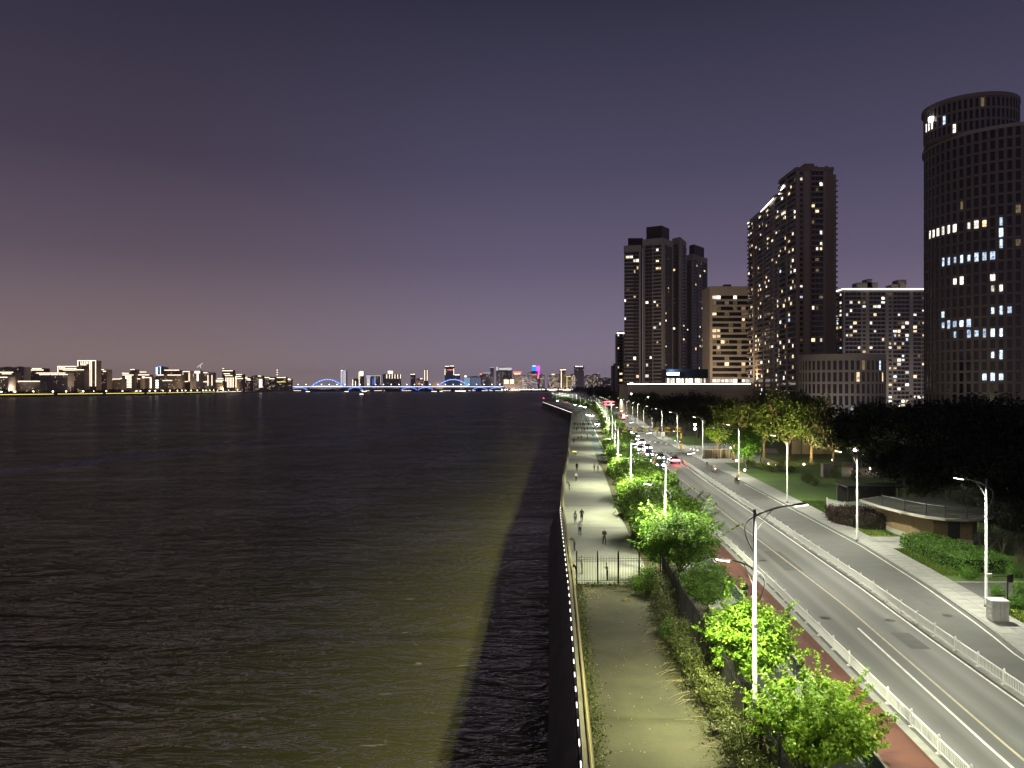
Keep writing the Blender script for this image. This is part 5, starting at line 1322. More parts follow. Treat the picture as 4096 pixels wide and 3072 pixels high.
NLAMP = []
def far_lamp(x, y, label, group, g):
    r = empty('bank_lamp', (x,y,-1.2)); tag(r, label, 'lamp', group); link('pole', LPM, r); link('globe', g, r, loc=(0,0,8.4)); NLAMP.append(r)
tot = 0
for a, c in zip(lb[:-1], lb[1:]):
    n = int(math.dist(a,c)/52)
    for k in range(n):
        t = (k+random.uniform(.2,.8))/n; far_lamp(a[0]+(c[0]-a[0])*t-9-random.uniform(0,14), a[1]+(c[1]-a[1])*t, 'far bank path lamp glowing above the embankment', 'path lamps of the far bank', GLB)
for k in range(46):
    far_lamp(-60+10.5*k+random.uniform(-3,3), 4584+random.uniform(0,12), 'tiny shore lamp under the distant city blocks', 'shore lamps under the city', GLB2)

# ------------------------------------------------------------------ the arch bridge
YBR = 4500.0
br = empty('arch_bridge', (PX(1550,YBR),YBR,0)); tag(br, 'distant arch bridge outlined in blue and white lights across the river', 'bridge')
bx = PX(1550,YBR)
b = MB(); b.box(PX(1080,YBR)-bx, PX(2020,YBR)-bx, 0, 28, 20, 23.5); b.build('deck', M['far_grey'], br)
b = MB(); b.box(PX(1085,YBR)-bx, PX(2014,YBR)-bx, -1.5, -.1, 22, 25.5); b.build('deck_light', M['led_deck'], br)
b = MB(); b.box(PX(1085,YBR)-bx, PX(2014,YBR)-bx, -1.3, -.2, 12.5, 14.0); b.build('lower_deck_light', M['led_dimblue'], br)
for cxp in (1310, 1813):
    ac = PX(cxp,YBR)-bx; hw = 95.0
    pts = [(ac+hw*math.sin(t), 0, 24+42*math.cos(t)**1.0) for t in [(-.5+i/24)*math.pi for i in range(25)]]
    pts = [(ac+hw*u, 0, 24+42*(1-u*u)) for u in [-1+i/12 for i in range(25)]]
    b = MB(); b.tube(pts, 2.6, 6); b.build('arch', M['led_blue'], br)
    b = MB(); b.tube([(x,26,z) for x,y,z in pts], 2.2, 6); b.build('arch', M['led_blue2'], br)
    for i in range(3, 22, 1):
        b = MB(); b.tube([pts[i], (pts[i][0],0,24)], .7, 4); b.build('hanger', M['led_slate'], br)
    for i in range(4, 21, 2):
        x, y, z = pts[i]; b = MB(); b.box(x-2,x+2,-3.2,-2.4,z-1.6,z+1.6); b.build('arch_lamp', M['led_bluewhite'], br)
    b = MB(); b.box(ac-hw*.9,ac+hw*.9,-1.9,-1.55,25.6,28.2); b.build('rail_light', M['led_bluewhite'], br)
for pa, pb in ((1092,1155),(1165,1228),(1393,1452),(1606,1668),(1673,1732),(1890,1950),(1958,2016)):
    xa, xb = PX(pa,YBR)-bx, PX(pb,YBR)-bx; m = (xa+xb)/2; h = (xb-xa)/2
    b = MB(); b.tube([(m+h*u,0,5+15.5*(1-u*u)) for u in [-1+i/8 for i in range(17)]], 1.7, 5); b.build('small_arch', M['led_blue'], br)
for pxx in (1088,1160,1232,1388,1456,1530,1602,1670,1736,1886,1954,2016):
    x = PX(pxx,YBR)-bx; b = MB(); b.box(x-4,x+4,2,26,-12,20); b.build('pier', M['far_grey'], br)
for k in range(30):
    x = PX(1100+31*k,YBR)-bx; b = MB(); b.tube([(x,0,25),(x,0,36)], .5, 4); b.build('lamp_pole', M['grey_metal'], br)
    link('lamp', globe_mesh(2.4, M['lamp_dot_white'], 'lamp', 6), br, loc=(x,0,37))
# boats with lights
for i, (px, Y, lab, w) in enumerate(((1232,3900,'small lit boat on the river before the first arch',16),(1387,3900,'small lit boat on the river between the arches',16),(1447,2200,'single small boat with a white lamp, out on the open river',8),(1737,4000,'lit barge below the second arch',22),(1843,4200,'long white and red lit ferry below the second arch',46),(1765,4100,'small dark tug with two lamps near the ferry',12),(1458,4000,'low lit barge behind the lone small boat',20))):
    r = empty('boat', (PX(px,Y),Y,WATER_Z)); tag(r, lab, 'boat')
    b = MB(); vs = [(-w,-3,0),(w*.8,-3,0),(w*1.1,0,0),(w*.8,3,0),(-w,3,0)]; b.prism([(v[0],v[1]) for v in vs], -1, 2.6); b.build('hull', M['black_paint'], r)
    b = MB(); b.box(-w*.7,w*.2,-2.4,2.4,2.6,6); b.build('cabin', M['far_grey'], r)
    b = MB(); b.box(-w*.65,w*.6,-2.9,-2.45,2.9,5.2); b.build('light', M['led_white'], r)
    if w > 40: b = MB(); b.box(-w*.1,w*.6,-3.1,-2.95,5.4,7.5); b.build('red_light', M['led_redsign'], r)

for i, r in enumerate(NLAMP):  # spots added in every fourth far lamp to brighten the building fronts
    if i % 4 == 1:
        y_ = r.location.y; d = Vector((-60, 40, 22)) if y_ < 4500 else Vector((0, 60, 22))
        spot(r, (-4 if y_ < 4500 else 0, 3, 10), 110000, (1.0,.78,.55) if y_ < 4500 else (.95,.82,.78), 150, 1.0, .6, d.to_track_quat('-Z','Y').to_euler())
# ------------------------------------------------------------------ park-side objects
GL03 = globe_mesh(.30, M['lamp_white'], 'globe', 10)
def point(parent, loc, e, c, r=.2):
    l = bpy.data.lights.new('lamp_light', 'POINT'); l.energy = e; l.color = c; l.shadow_soft_size = r
    o = bpy.data.objects.new('lamp_light', l); col.objects.link(o); o.parent = parent; o.location = loc; return o
# tan pavilion with a railed roof terrace
pv = empty('pavilion', (43.5,84,.06)); tag(pv, 'low tan pavilion with curved flat roof and dark railing on top', 'building')
def rel(pts, c=(43.5,84)): return [(x-c[0], y-c[1]) for x, y in pts]
wallp = [(42.3,85.5),(42.6,82.0),(43.6,79.6),(47.3,79.0),(49.6,82),(49.6,90),(43,91)]
roofp = [(40.6,85.2),(41.1,81),(42,78.2),(43.2,76.7),(45.3,76.3),(48.6,77.6),(51.2,81),(51.2,91),(44,92.5),(40.6,90)]
b = MB(); b.prism(rel(wallp), 0, 2.85); b.build('wall', M['tan_wall'], pv)
b = MB(); b.prism(rel([(x+(x-44)*.006,y-.05) for x, y in wallp]), -.02, .55); b.build('plinth', M['pale_stone'], pv)
b = MB(); b.prism(rel(roofp), 2.87, 3.12); b.build('roof_slab', M['pale_stone'], pv)
b = MB(); b.prism(rel([(47+(x-47)*.965, 84+(y-84)*.965) for x, y in roofp]), 3.123, 3.15); b.build('roof_deck', M['roof_grey'], pv)
b = MB(); b.box(45.0-43.5,46.1-43.5,79.15-84,79.4-84,.05,2.35); b.build('door', M['black_paint'], pv)
b = MB(); b.box(42.32-43.5,42.36-43.5,-.25,.05,2.3,2.55); b.build('wall_plate', M['box_white'], pv)
rl = [(47+(x-47)*.94, 84+(y-84)*.94) for x, y in roofp[:7]]
for z in (.25,.72,1.12):
    b = MB(); b.tube([(x-43.5,y-84,3.15+z) for x, y in rl], .028, 5); b.build('rail', M['grey_metal'] if z > 1 else M['black_iron'], pv)
bl = MB(); bl.tube([(0,0,0),(0,0,1.1)], .014, 4); BLM = bl.mesh('baluster', M['black_iron'])
pl = MB(); pl.box(-.04,.04,-.04,.04,0,1.2); PLM = pl.mesh('post', M['black_iron'])
for a, c in zip(rl, rl[1:]):
    n = int(math.dist(a,c)/.16)
    link('post', PLM, pv, loc=(a[0]-43.5,a[1]-84,3.15))
    for k in range(1, n): link('baluster', BLM, pv, loc=(a[0]+(c[0]-a[0])*k/n-43.5, a[1]+(c[1]-a[1])*k/n-84, 3.15))
# white picket fence
pk = empty('picket_fence', (42.3,102,.06)); tag(pk, 'white wooden picket fence behind the domed bushes', 'fence')
pkm = MB(); pkm.box(-.05,.05,-.015,.015,.08,1.25); pkm.add([(-.05,-.015,1.25),(.05,-.015,1.25),(0,-.015,1.36),(-.05,.015,1.25),(.05,.015,1.25),(0,.015,1.36)], [(0,1,2),(3,5,4),(0,2,5,3),(1,4,5,2)]); PKM = pkm.mesh('picket', M['white_paint'])
ppm = MB(); ppm.box(-.07,.07,-.07,.07,0,1.45); PPM = ppm.mesh('post', M['white_paint'])
pf = [(42.3,103.2),(43.1,99.6),(46.2,101.2),(52,99.5)]
for a, c in zip(pf, pf[1:]):
    d = math.dist(a,c); an = math.atan2(c[1]-a[1],c[0]-a[0]); n = int(d/.19)
    link('post', PPM, pk, loc=(a[0]-42.3,a[1]-102,0), rot=(0,0,an))
    for k in range(1,n): link('picket', PKM, pk, loc=(a[0]+(c[0]-a[0])*k/n-42.3, a[1]+(c[1]-a[1])*k/n-102, 0), rot=(0,0,an))
    for z in (.35,.95):
        b = MB(); b.tube([(a[0]-42.3,a[1]-102,z),(c[0]-42.3,c[1]-102,z)], .03, 4); b.build('rail', M['white_paint'], pk)
# dark shelter behind the picket fence
shl = empty('garden_shelter', (50,107,.06)); tag(shl, 'dark open garden shelter with flat roof behind the picket fence', 'shelter')
b = MB(); b.box(-4.2,4.5,-2,2,2.5,2.75); b.build('roof', M['black_iron'], shl)
for k in range(8):
    b = MB(); b.box(-4+1.15*k-.06,-4+1.15*k+.06,-1.9,-1.78,0,2.5); b.build('post', M['black_iron'], shl)
b = MB(); b.box(-4,4.3,1.8,1.95,0,2.5); b.build('back_wall', M['conc_dark'], shl)
# utility cabinet with panels
x, y = G(3990,2490)
cb = empty('utility_cabinet', (x,y,.1), -.08); tag(cb, 'grey-white street cabinet with stuck notices on the pavement', 'cabinet')
b = MB(); b.box(-.55,.55,-.4,.4,.12,1.42); b.build('body', M['box_white'], cb)
b = MB(); b.box(-.6,.6,-.45,.45,1.425,1.5); b.build('lid', M['white_paint'], cb)
b = MB(); b.box(-.5,.5,-.36,.36,-.05,.12); b.build('plinth', M['kerb'], cb)
for k, z in enumerate((.35,.62,.98,1.2)):
    b = MB(); b.box(-.565,-.552,-.3+.1*(k%2),-.05+.12*(k%3),z,z+.14); b.build('notice', M['white_paint'], cb)
for s in (-.02,.27): b = MB(); b.box(s-.005+.0,s+.005,-.408,-.401,.2,1.35); b.build('door_seam', M['rubber'], cb)
# black signal post
x, y = G(4030,2452)
sp_ = empty('signal_post', (x,y,.06), .2); tag(sp_, 'slim black post with a side box and short arm by the driveway', 'post')
b = MB(); b.tube([(0,0,0),(0,0,2.7)], .055, 8); b.build('pole', M['black_iron'], sp_)
b = MB(); b.box(.05,.38,-.12,.12,2.15,2.75); b.build('signal_box', M['black_iron'], sp_)
b = MB(); b.tube([(0,0,2.6),(-1.5,0,2.62)], .03, 6); b.build('arm', M['black_iron'], sp_)
b = MB(); b.box(-1.75,-1.35,-.08,.08,2.6,2.85); b.build('camera_box', M['white_paint'], sp_)
b = MB(); b.box(-.22,.22,-.22,.22,-.02,.05); b.build('foot_plate', M['black_iron'], sp_)
# yellow and black height bar over the road
YG = 203.0; xa, xb = 28.9, PX(2724,YG)
hb = empty('height_barrier', ((xa+xb)/2,YG,0)); tag(hb, 'yellow and black striped height bar spanning the road', 'barrier'); cx = (xa+xb)/2
n = 11
for k in range(n):
    x0, x1 = xa-cx+(xb-xa)*k/n, xa-cx+(xb-xa)*(k+1)/n
    mm = M['yellow_sign'] if k % 2 == 0 else M['black_paint']
    for z in (4.75,5.65):
        b = MB(); b.box(x0+.01,x1-.01,-.12,.12,z-.1,z+.1); b.build('beam', mm, hb)
    b = MB(); b.tube([(x0,0,4.8),(x1,0,5.6)], .06, 4); b.build('lattice', mm, hb)
    b = MB(); b.tube([(x0,.02,5.6),(x0,.02,4.8)], .06, 4); b.build('lattice', mm, hb)
for x in (xa-cx, xb-cx):
    for k in range(4):
        b = MB(); b.box(x-.2,x+.2,-.2,.2,.02+1.42*k,1.42*(k+1)); b.build('post', M['yellow_sign'] if k % 2 == 0 else M['black_paint'], hb)
# black gantry over the pavement
gt = empty('gantry_arm', (PX(3043,155),155,.06)); tag(gt, 'black gantry pole with a long arm reaching over the service road', 'gantry')
b = MB(); b.tube([(0,0,0),(0,0,7.6)], [.14,.10], 8); b.build('pole', M['black_iron'], gt)
ex = PX(2851,150)-PX(3043,155)
b = MB(); b.tube([(0,0,7.0),(ex*.4,-1.6,7.6),(ex*.75,-3.2,8.3),(ex,-5,8.35)], [.09,.07,.05,.04], 6); b.build('arm', M['black_iron'], gt)
b = MB(); b.tube([(ex,-5,8.35),(ex,-5,7.7)], .05, 5); b.build('drop', M['black_iron'], gt)
# park name sign in white outlined letters
sgx, sgy = PX(2870,176), 176.0
ps = empty('park_sign', (sgx,sgy,.06), .12); tag(ps, 'park name sign of outlined white characters above the planting', 'sign')
b = MB(); b.box(-3.4,3.4,.12,.3,0,2.0); b.build('base_wall', M['conc_dark'], ps)
b = MB(); b.box(-3.4,3.5,.1,.16,2.02,2.12); b.build('sill', M['pale_stone'], ps)
def glyph(root, txt, x, z, size, m):
    cu = bpy.data.curves.new('character', 'FONT'); cu.body = txt; cu.size = size; cu.extrude = .04; cu.align_x = 'CENTER'; cu.fill_mode = 'NONE' if False else 'BOTH'
    t = bpy.data.objects.new('tmp', cu); col.objects.link(t)
    bpy.context.view_layer.update()
    me = bpy.data.meshes.new_from_object(t.evaluated_get(bpy.context.evaluated_depsgraph_get()))
    bpy.data.objects.remove(t)
    me.materials.clear(); me.materials.append(m)
    return link('character', me, root, loc=(x,-.05,z), rot=(R(90),0,0))
M['sign_letter'] = em('sign_letter', (.85,.85,.80), .45)
try:
    glyph(ps, '公', 1.35, 2.15, 1.55, M['sign_letter']); glyph(ps, '园', 2.75, 2.15, 1.55, M['sign_letter'])
except Exception as e: print('glyph', e)
for k, xx in enumerate((-2.9,-1.6,-.2)):      # the first characters are too blurred to read: outlined strokes only
    b = MB()
    for s in range(5):
        z = 2.2+.29*s; b.box(xx-.55+.06*(s*k%3),xx+.5-.09*(s%2),-.08,-.02,z,z+.07)
    b.box(xx-.5,xx-.43,-.08,-.02,2.2,3.4); b.box(xx+.32,xx+.39,-.08,-.02,2.25,3.3); b.build('character', M['sign_letter'], ps)
for k in range(4): b = MB(); b.box(-3.2+2*k-.06,-3.2+2*k+.06,.0,.1,0,2.2); b.build('stay', M['pale_stone'], ps)
# lit globe lamps of the park
def park_lamp(px, py, Y, label, e=260):
    x = PX(px,Y); zt = PZ(py,Y); r = empty('park_lamp', (x,Y,.06)); tag(r, label, 'lamp')
    b = MB(); b.tube([(0,0,0),(0,0,zt-.3)], [.09,.05], 8); b.build('pole', M['black_iron'], r)
    link('globe', GL03, r, loc=(0,0,zt)); point(r, (0,0,zt+.55), e, (1.0,.9,.68)); return r
g1 = park_lamp(2780,1700,206,'black park lamp with two white globes before the dark trees',500); link('globe', GL03, g1, loc=(0,0,PZ(1716,206)))
park_lamp(2593,1589,330,'tall white globe lamp in front of the dark roadside trees',900)
park_lamp(2525,1576,420,'tallest bright lamp beside the end of the white-lit podium',1800)
# floodlights under the trees
def flood(px, py, label, e, tgt, c=(1.0,.80,.34), size=.22):
    x, y = G(px, py); r = empty('flood_lamp', (x,y,.06)); tag(r, label, 'floodlight')
    b = MB(); b.tube([(0,0,0),(0,0,.3)], .04, 6); b.build('stake', M['black_iron'], r)
    b = MB(); b.box(-size,size,-size*.6,size*.4,.3,.3+size*1.4); b.build('housing', M['black_iron'], r)
    link('lens', globe_mesh(size*1.05, M['lamp_dot'], 'lens', 8), r, loc=(0,-size*.5,.32+size*.8))
    d = Vector((tgt[0]-x, tgt[1]-y, tgt[2]-.9)); q = d.to_track_quat('-Z','Y').to_euler()
    spot(r, (0,-.1,.95), e, c, 115, .15, .6, q); return r
flood(2903,1812,'small white ground flood lamp below the park sign',260,(PX(2903,180),176,1.5),(1,.85,.55))
flood(2922,1800,'ground flood lamp on the planting behind the park sign',350,(PX(2930,190),186,5),(1,.75,.35))
flood(2870,1817,'ground flood lamp at the foot of the amber-glowing tree',9645,(PX(2868,196),197,5))
flood(2978,1892,'added ground flood lamp in front of the green-lit tree',2600,(PX(2985,152),152,5),(.9,1,.55))  # added greenish flood, lifts the tree beyond what the street lamp gives
flood(3072,1866,'warm ground flood lamp lighting the camphor trunk',11942,(PX(3060,176),176,10))
flood(3105,1872,'warm ground flood lamp at the rocky bed',14929,(PX(3140,172),171,10))
flood(3215,1868,'warm ground flood lamp beside the park wall',16077,(PX(3240,166),167,10))
flood(2945,1852,'warm ground flood lamp behind the green-lit tree',12632,(PX(2935,172),173,10))
flood(3330,1850,'warm flood lamp facing the dark oak by the lit square',10335,(PX(3335,160),161,10))
flood(3480,1885,'warm flood lamp low among the dark wood',900,(PX(3490,146),147,6),(1,.75,.45))
# bollards with light dots on the plaza
for k, (px, py) in enumerate(((2762,1806),(2775,1809),(2790,1812),(2832,1818),(2858,1822),(2885,1826),(2912,1830),(2700,1772),(2720,1776))):
    x, y = G(px, py); r = empty('bollard', (x,y,.06)); tag(r, 'low plaza bollard with a white light dot', 'bollard', 'light bollards of the plaza')
    b = MB(); b.tube([(0,0,0),(0,0,.55)], .08, 8); b.build('body', M['grey_metal'], r)
    b = MB(); b.tube([(0,0,.56),(0,0,.72)], .10, 8); b.build('lamp', M['lamp_dot_white'], r)
# wall screens in the park square and its warm lamp
pw = empty('park_wall', (PX(3265,188),188,.06)); tag(pw, 'brown park wall panels behind the camphor trunks', 'wall')
for k in range(5): b = MB(); b.box(-6+2.5*k,-3.7+2.5*k,0,.3,0,4.2-.3*(k%2)); b.build('panel', M['conc_dark'], pw)
kb = empty('stone_block', (PX(3308,140),140,.06)); tag(kb, 'square pale stone block at the edge of the lit park square', 'monument')
b = MB(); b.box(-.9,.9,-.6,.6,0,2.2); b.build('body', M['conc_trim'], kb); b = MB(); b.box(-1.0,1.0,-.7,.7,2.22,2.36); b.build('cap', M['conc_trim'], kb)
park_lamp(3420,1800,150,'dim park lamp over the pale square behind the dark trees',700)
park_lamp(3560,1830,128,'park lamp hidden among leaves right of the pale square',350)
park_lamp(3860,2030,90,'small warm lamp behind the pavilion roof',60)
# bus stop sign and panels by the road
for px, py, lab in ((2652,1776,'tall grey sign panel on the pavement beside the height bar'),(2628,1764,'narrow grey sign post next to the taller sign panel')):
    x, y = G(px, py); r = empty('sign_panel', (x,y,.06)); tag(r, lab, 'sign')
    b = MB(); b.tube([(0,0,0),(0,0,3.2)], .06, 6); b.build('pole', M['grey_metal'], r)
    b = MB(); b.box(-.55 if py > 1770 else -.3,.55 if py > 1770 else .3,-.04,.04,2.2,3.6); b.build('panel', M['box_white'], r)
# glowing yellow guide post that tints the lane
x, y = G(2956,1914)
gp = empty('guide_post', (x,y,.085)); tag(gp, 'short yellow glowing guide post at the lamp foot', 'post')
b = MB(); b.tube([(0,0,0),(0,0,.9)], .09, 8); b.build('body', M['yellow_sign'], gp); b = MB(); b.tube([(0,0,.91),(0,0,1.05)], .1, 8); b.build('light', M['led_yellow'], gp)
point(gp, (-.5,-.3,1.0), 60, (1,.85,.05), .1)
# metal handrail by the steps
hr = empty('stair_rail', (15.2,103,0)); tag(hr, 'curved pale handrail beside the promenade steps under the trees', 'railing')
hp = [(-1.2,3.5),(-.2,.5),(1.2,-2.2),(2.4,-5)]
for z in (.5,1.0): b = MB(); b.tube([(x,y,z) for x, y in hp], .035, 6); b.build('rail', M['pole'], hr)
for a, c in zip(hp, hp[1:]):
    for k in range(4): b = MB(); b.tube([(a[0]+(c[0]-a[0])*k/4,a[1]+(c[1]-a[1])*k/4,0),(a[0]+(c[0]-a[0])*k/4,a[1]+(c[1]-a[1])*k/4,1.0)], .02, 5); b.build('post', M['pole'], hr)
# small red beacon at the bend of the river wall
rb_ = empty('beacon', (36.4,886,1.0)); tag(rb_, 'small red beacon lamp at the far corner of the river wall', 'beacon')
b = MB(); b.tube([(0,0,0),(0,0,3)], .15, 6); b.build('pole', M['grey_metal'], rb_); link('lamp', globe_mesh(.7, M['led_red'], 'lamp', 8), rb_, loc=(0,0,3.5))
# ------------------------------------------------------------------ vehicles
def loft(stations, n=12, power=3.2):
    """stations: (y, half width, z low, z high) -> rounded-box skin"""
    b = MB(); vs = []; fs = []
    for i, (y, hw, z0, z1) in enumerate(stations):
        for k in range(n):
            t = 2*math.pi*(k+.5)/n; c, s_ = math.cos(t), math.sin(t)
            ex = 2/power; xx = hw*math.copysign(abs(c)**ex, c); zz = (z0+z1)/2+(z1-z0)/2*math.copysign(abs(s_)**ex, s_)
            vs.append((xx,y,zz))
        if i:
            for k in range(n): fs.append(((i-1)*n+k,(i-1)*n+(k+1)%n,i*n+(k+1)%n,i*n+k))
    fs.append(tuple(range(n-1,-1,-1))); fs.append(tuple(range((len(stations)-1)*n, len(stations)*n)))
    b.add(vs, fs); return b
BODY = loft([(-2.25,.72,.42,.62),(-2.15,.84,.30,.80),(-1.5,.90,.22,.93),(-.6,.91,.2,.97),(.8,.91,.2,.98),(1.6,.90,.22,.98),(2.1,.86,.30,.92),(2.25,.76,.40,.80)])
CAB = loft([(-1.05,.74,.9,.98),(-.45,.72,.9,1.32),(.05,.68,.9,1.47),(.95,.68,.9,1.48),(1.55,.70,.9,1.30),(1.95,.74,.9,.99)])
ROOF = loft([(-.15,.60,1.44,1.475),(.05,.62,1.45,1.50),(.95,.62,1.45,1.51),(1.15,.60,1.42,1.46)])
def wheel_m():
    b = MB(); b.tube([(-.11,0,0),(-.1,0,0),(.1,0,0),(.11,0,0)], [.29,.33,.33,.29], 14); return b.mesh('wheel', M['rubber'])
WHEEL = wheel_m(); rm_ = MB(); rm_.tube([(-.12,0,0),(.12,0,0)], .2, 10); RIM = rm_.mesh('rim', M['grey_metal'])
hl = MB(); hl.box(-.24,.24,-.06,.06,-.12,.12); HLM = hl.mesh('headlight', M['head_white']); TLM = hl.mesh('taillight', M['tail_red'])
BODYM = {}
def car(x, y, rz, colr, label, lights='head', z=-.035, scale=1.0, power=0, van=False):
    r = empty('car', (x,y,z), rz); r.scale = (scale,)*3; tag(r, label, 'car')
    key = colr
    if key not in BODYM:
        m = pm('car_paint', colr, tuple(q*.9 for q in colr), 1.0, .25, spec=.6); BODYM[key] = (BODY.mesh('body', m), ROOF.mesh('roof', m), m)
        for q in BODYM[key][:2]: q.polygons.foreach_set('use_smooth', [True]*len(q.polygons))
    o = link('body', BODYM[key][0], r); c = link('cabin', CABM, r); rf = link('roof', BODYM[key][1], r)
    if van: c.scale = (1.12,1.1,1.28); rf.scale = (1.12,1.5,1.28); c.location = rf.location = (0,0,-.2)
    for sx in (-1,1):
        for sy in (-1.38,1.38):
            w = link('wheel', WHEEL, r, loc=(sx*.8,sy,.33)); link('rim', RIM, w)
        h = link('headlight', HLM, r, loc=(sx*.62,-2.2,.66)); link('taillight', TLM, r, loc=(sx*.66,2.2,.78))
        b = MB(); b.box(sx*.92-.09,sx*.92+.09,-.75,-.6,.92,1.04); b.build('mirror', BODYM[key][2], r)
    b = MB(); b.box(-.26,.26,-2.3,-2.26,.42,.54); b.build('plate', M['box_white'], r)
    if power:
        if lights == 'head':
            for sx in (-.6,.6): spot(r, (sx,-2.42,.66), power, (.86,.92,1.0), 75, .12, .8, (R(78),0,R(180)))
        else:
            point(r, (0,2.6,.8), power, (1,.06,.1), .2)
    return r
CABM = CAB.mesh('cabin', M['dark_glass']); CABM.polygons.foreach_set('use_smooth', [True]*len(CABM.polygons))
def road_an(L, y): return -math.atan2(L(y+4)-L(y-4), 8)
def lane(y, f, A=None, B=None): return (A or L_lfen)(y)*(1-f)+(B or L_med)(y)*f
for y, f, c, lab, pw_ in ((158,.30,(.10,.11,.13),'dark sedan with blazing headlights coming down the road beside the shrubs',900),(166,.10,(.45,.45,.46),'silver car half hidden by the shrubs with glaring headlights',500),(183,.33,(.05,.06,.08),'small black car with headlights behind the dark sedan',500),(198,.22,(.55,.52,.46),'white car with warm headlights just before the height bar',400),(203,.52,(.4,.38,.34),'pale car under the height bar with its headlights on',300),(216,.16,(.35,.33,.3),'beige car beyond the height bar with bright lamps',300),(222,.5,(.6,.6,.58),'white van-like car queueing beyond the height bar',300),(174,.55,(.2,.2,.24),'grey car with headlights overtaking behind the braking red car',400),(238,.3,(.3,.3,.32),'silver car with headlights, third in the queue past the height bar',300),(252,.55,(.08,.08,.1),'dark car with headlights, fourth in the queue past the height bar',300),(270,.35,(.5,.5,.5),'pale car with headlights, last in the queue past the height bar',300)):
    car(lane(y,f), y, road_an(L_med,y), c, lab, 'head', -.035, 1.0, pw_, 'van' in lab)
o = car(lane(166,.78), 166, road_an(L_med,166), (.30,.05,.05), 'dark red car braking with glaring red tail lights beside the median', 'tail', -.035, 1.05, 260)
o.rotation_euler[2] += math.pi
brk = MB(); brk.box(-.75,.75,2.2,2.36,.62,1.0); brk.build('brake_glow', M['tail_red'], o)
for k, (px, py, lab, c, fl) in enumerate(((2390,1702,'blue car with white lamps on the side road beside the cycle lane',(.05,.09,.3),0),(2368,1668,'car with twin headlights entering the side road',(.3,.32,.35),0),(2352,1664,'grey car parked where the side road narrows',(.2,.2,.22),0),(2300,1622,'black car with bluish headlights at the parking row',(.02,.02,.03),0),(2322,1628,'dark blue parked car in the row under the street trees',(.03,.05,.12),0),(2338,1632,'second dark parked car in the row under the street trees',(.03,.04,.08),0),(2266,1612,'car with red tail lights near the bend of the river wall',(.1,.05,.05),1),(2228,1606,'white car by the bend of the river wall',(.6,.6,.6),0))):
    x, y = G(px, py); car(x, y, road_an(L_lamp,min(y,900))+ (math.pi if fl else 0) + random.uniform(-.1,.1), c, lab, 'head', -.016, 1.05, 350 if k < 2 else 0)
# double-deck style red bus with lit panel far along the road
bs = empty('bus', (57.5,398,-.03), road_an(L_med,398)); tag(bs, 'red bus with glowing tail panel far along the road', 'bus')
b = loft([(-5,1.2,.5,2.9),(-4.8,1.27,.35,3.1),(4.8,1.27,.35,3.1),(5,1.2,.5,2.9)], 16, 7); b.build('body', pm('bus_red', (.45,.03,.03), None, 2, .35), bs)
b = MB(); b.box(-.55,.55,-5.12,-5.02,.8,2.9); b.build('lit_panel', em('bus_panel', (1,.35,.3), 6), bs)
for sx in (-1,1):
    b = MB(); b.box(sx*1.28-.02,sx*1.28+.02,-4.5,4.5,1.5,2.6); b.build('window_band', M['dark_glass'], bs)
    for sy in (-3,3): w = link('wheel', WHEEL, bs, loc=(sx*1.1,sy,.45)); w.scale = (1.3,1.35,1.35)
    link('taillight', TLM, bs, loc=(sx*.95,-5.05,.9))
# traffic lights glowing red over the far crossing
for px, Y, lab in ((2426,300,'traffic light glowing red over the road beside the lamp row'),(2446,296,'second red traffic light, outlined box, beside the first')):
    z = PZ(1613,Y); r = empty('traffic_light', (PX(px,Y),Y,0)); tag(r, lab, 'traffic light')
    b = MB(); b.tube([(0,0,0),(0,0,z+1)], .09, 6); b.build('pole', M['grey_metal'], r)
    b = MB(); b.box(-1.0,1.0,-.2,.2,z-.55,z+.55); b.build('housing', M['black_paint'], r)
    link('red_lamp', globe_mesh(.42 if px < 2440 else .3, M['led_red'], 'red_lamp', 8), r, loc=(-.3,-.25,z))
    for s in (-1,1): b = MB(); b.box(-1.05,1.05,-.28,-.21,z+s*.55-.07,z+s*.55+.07); b.build('frame_light', M['tail_red'], r)
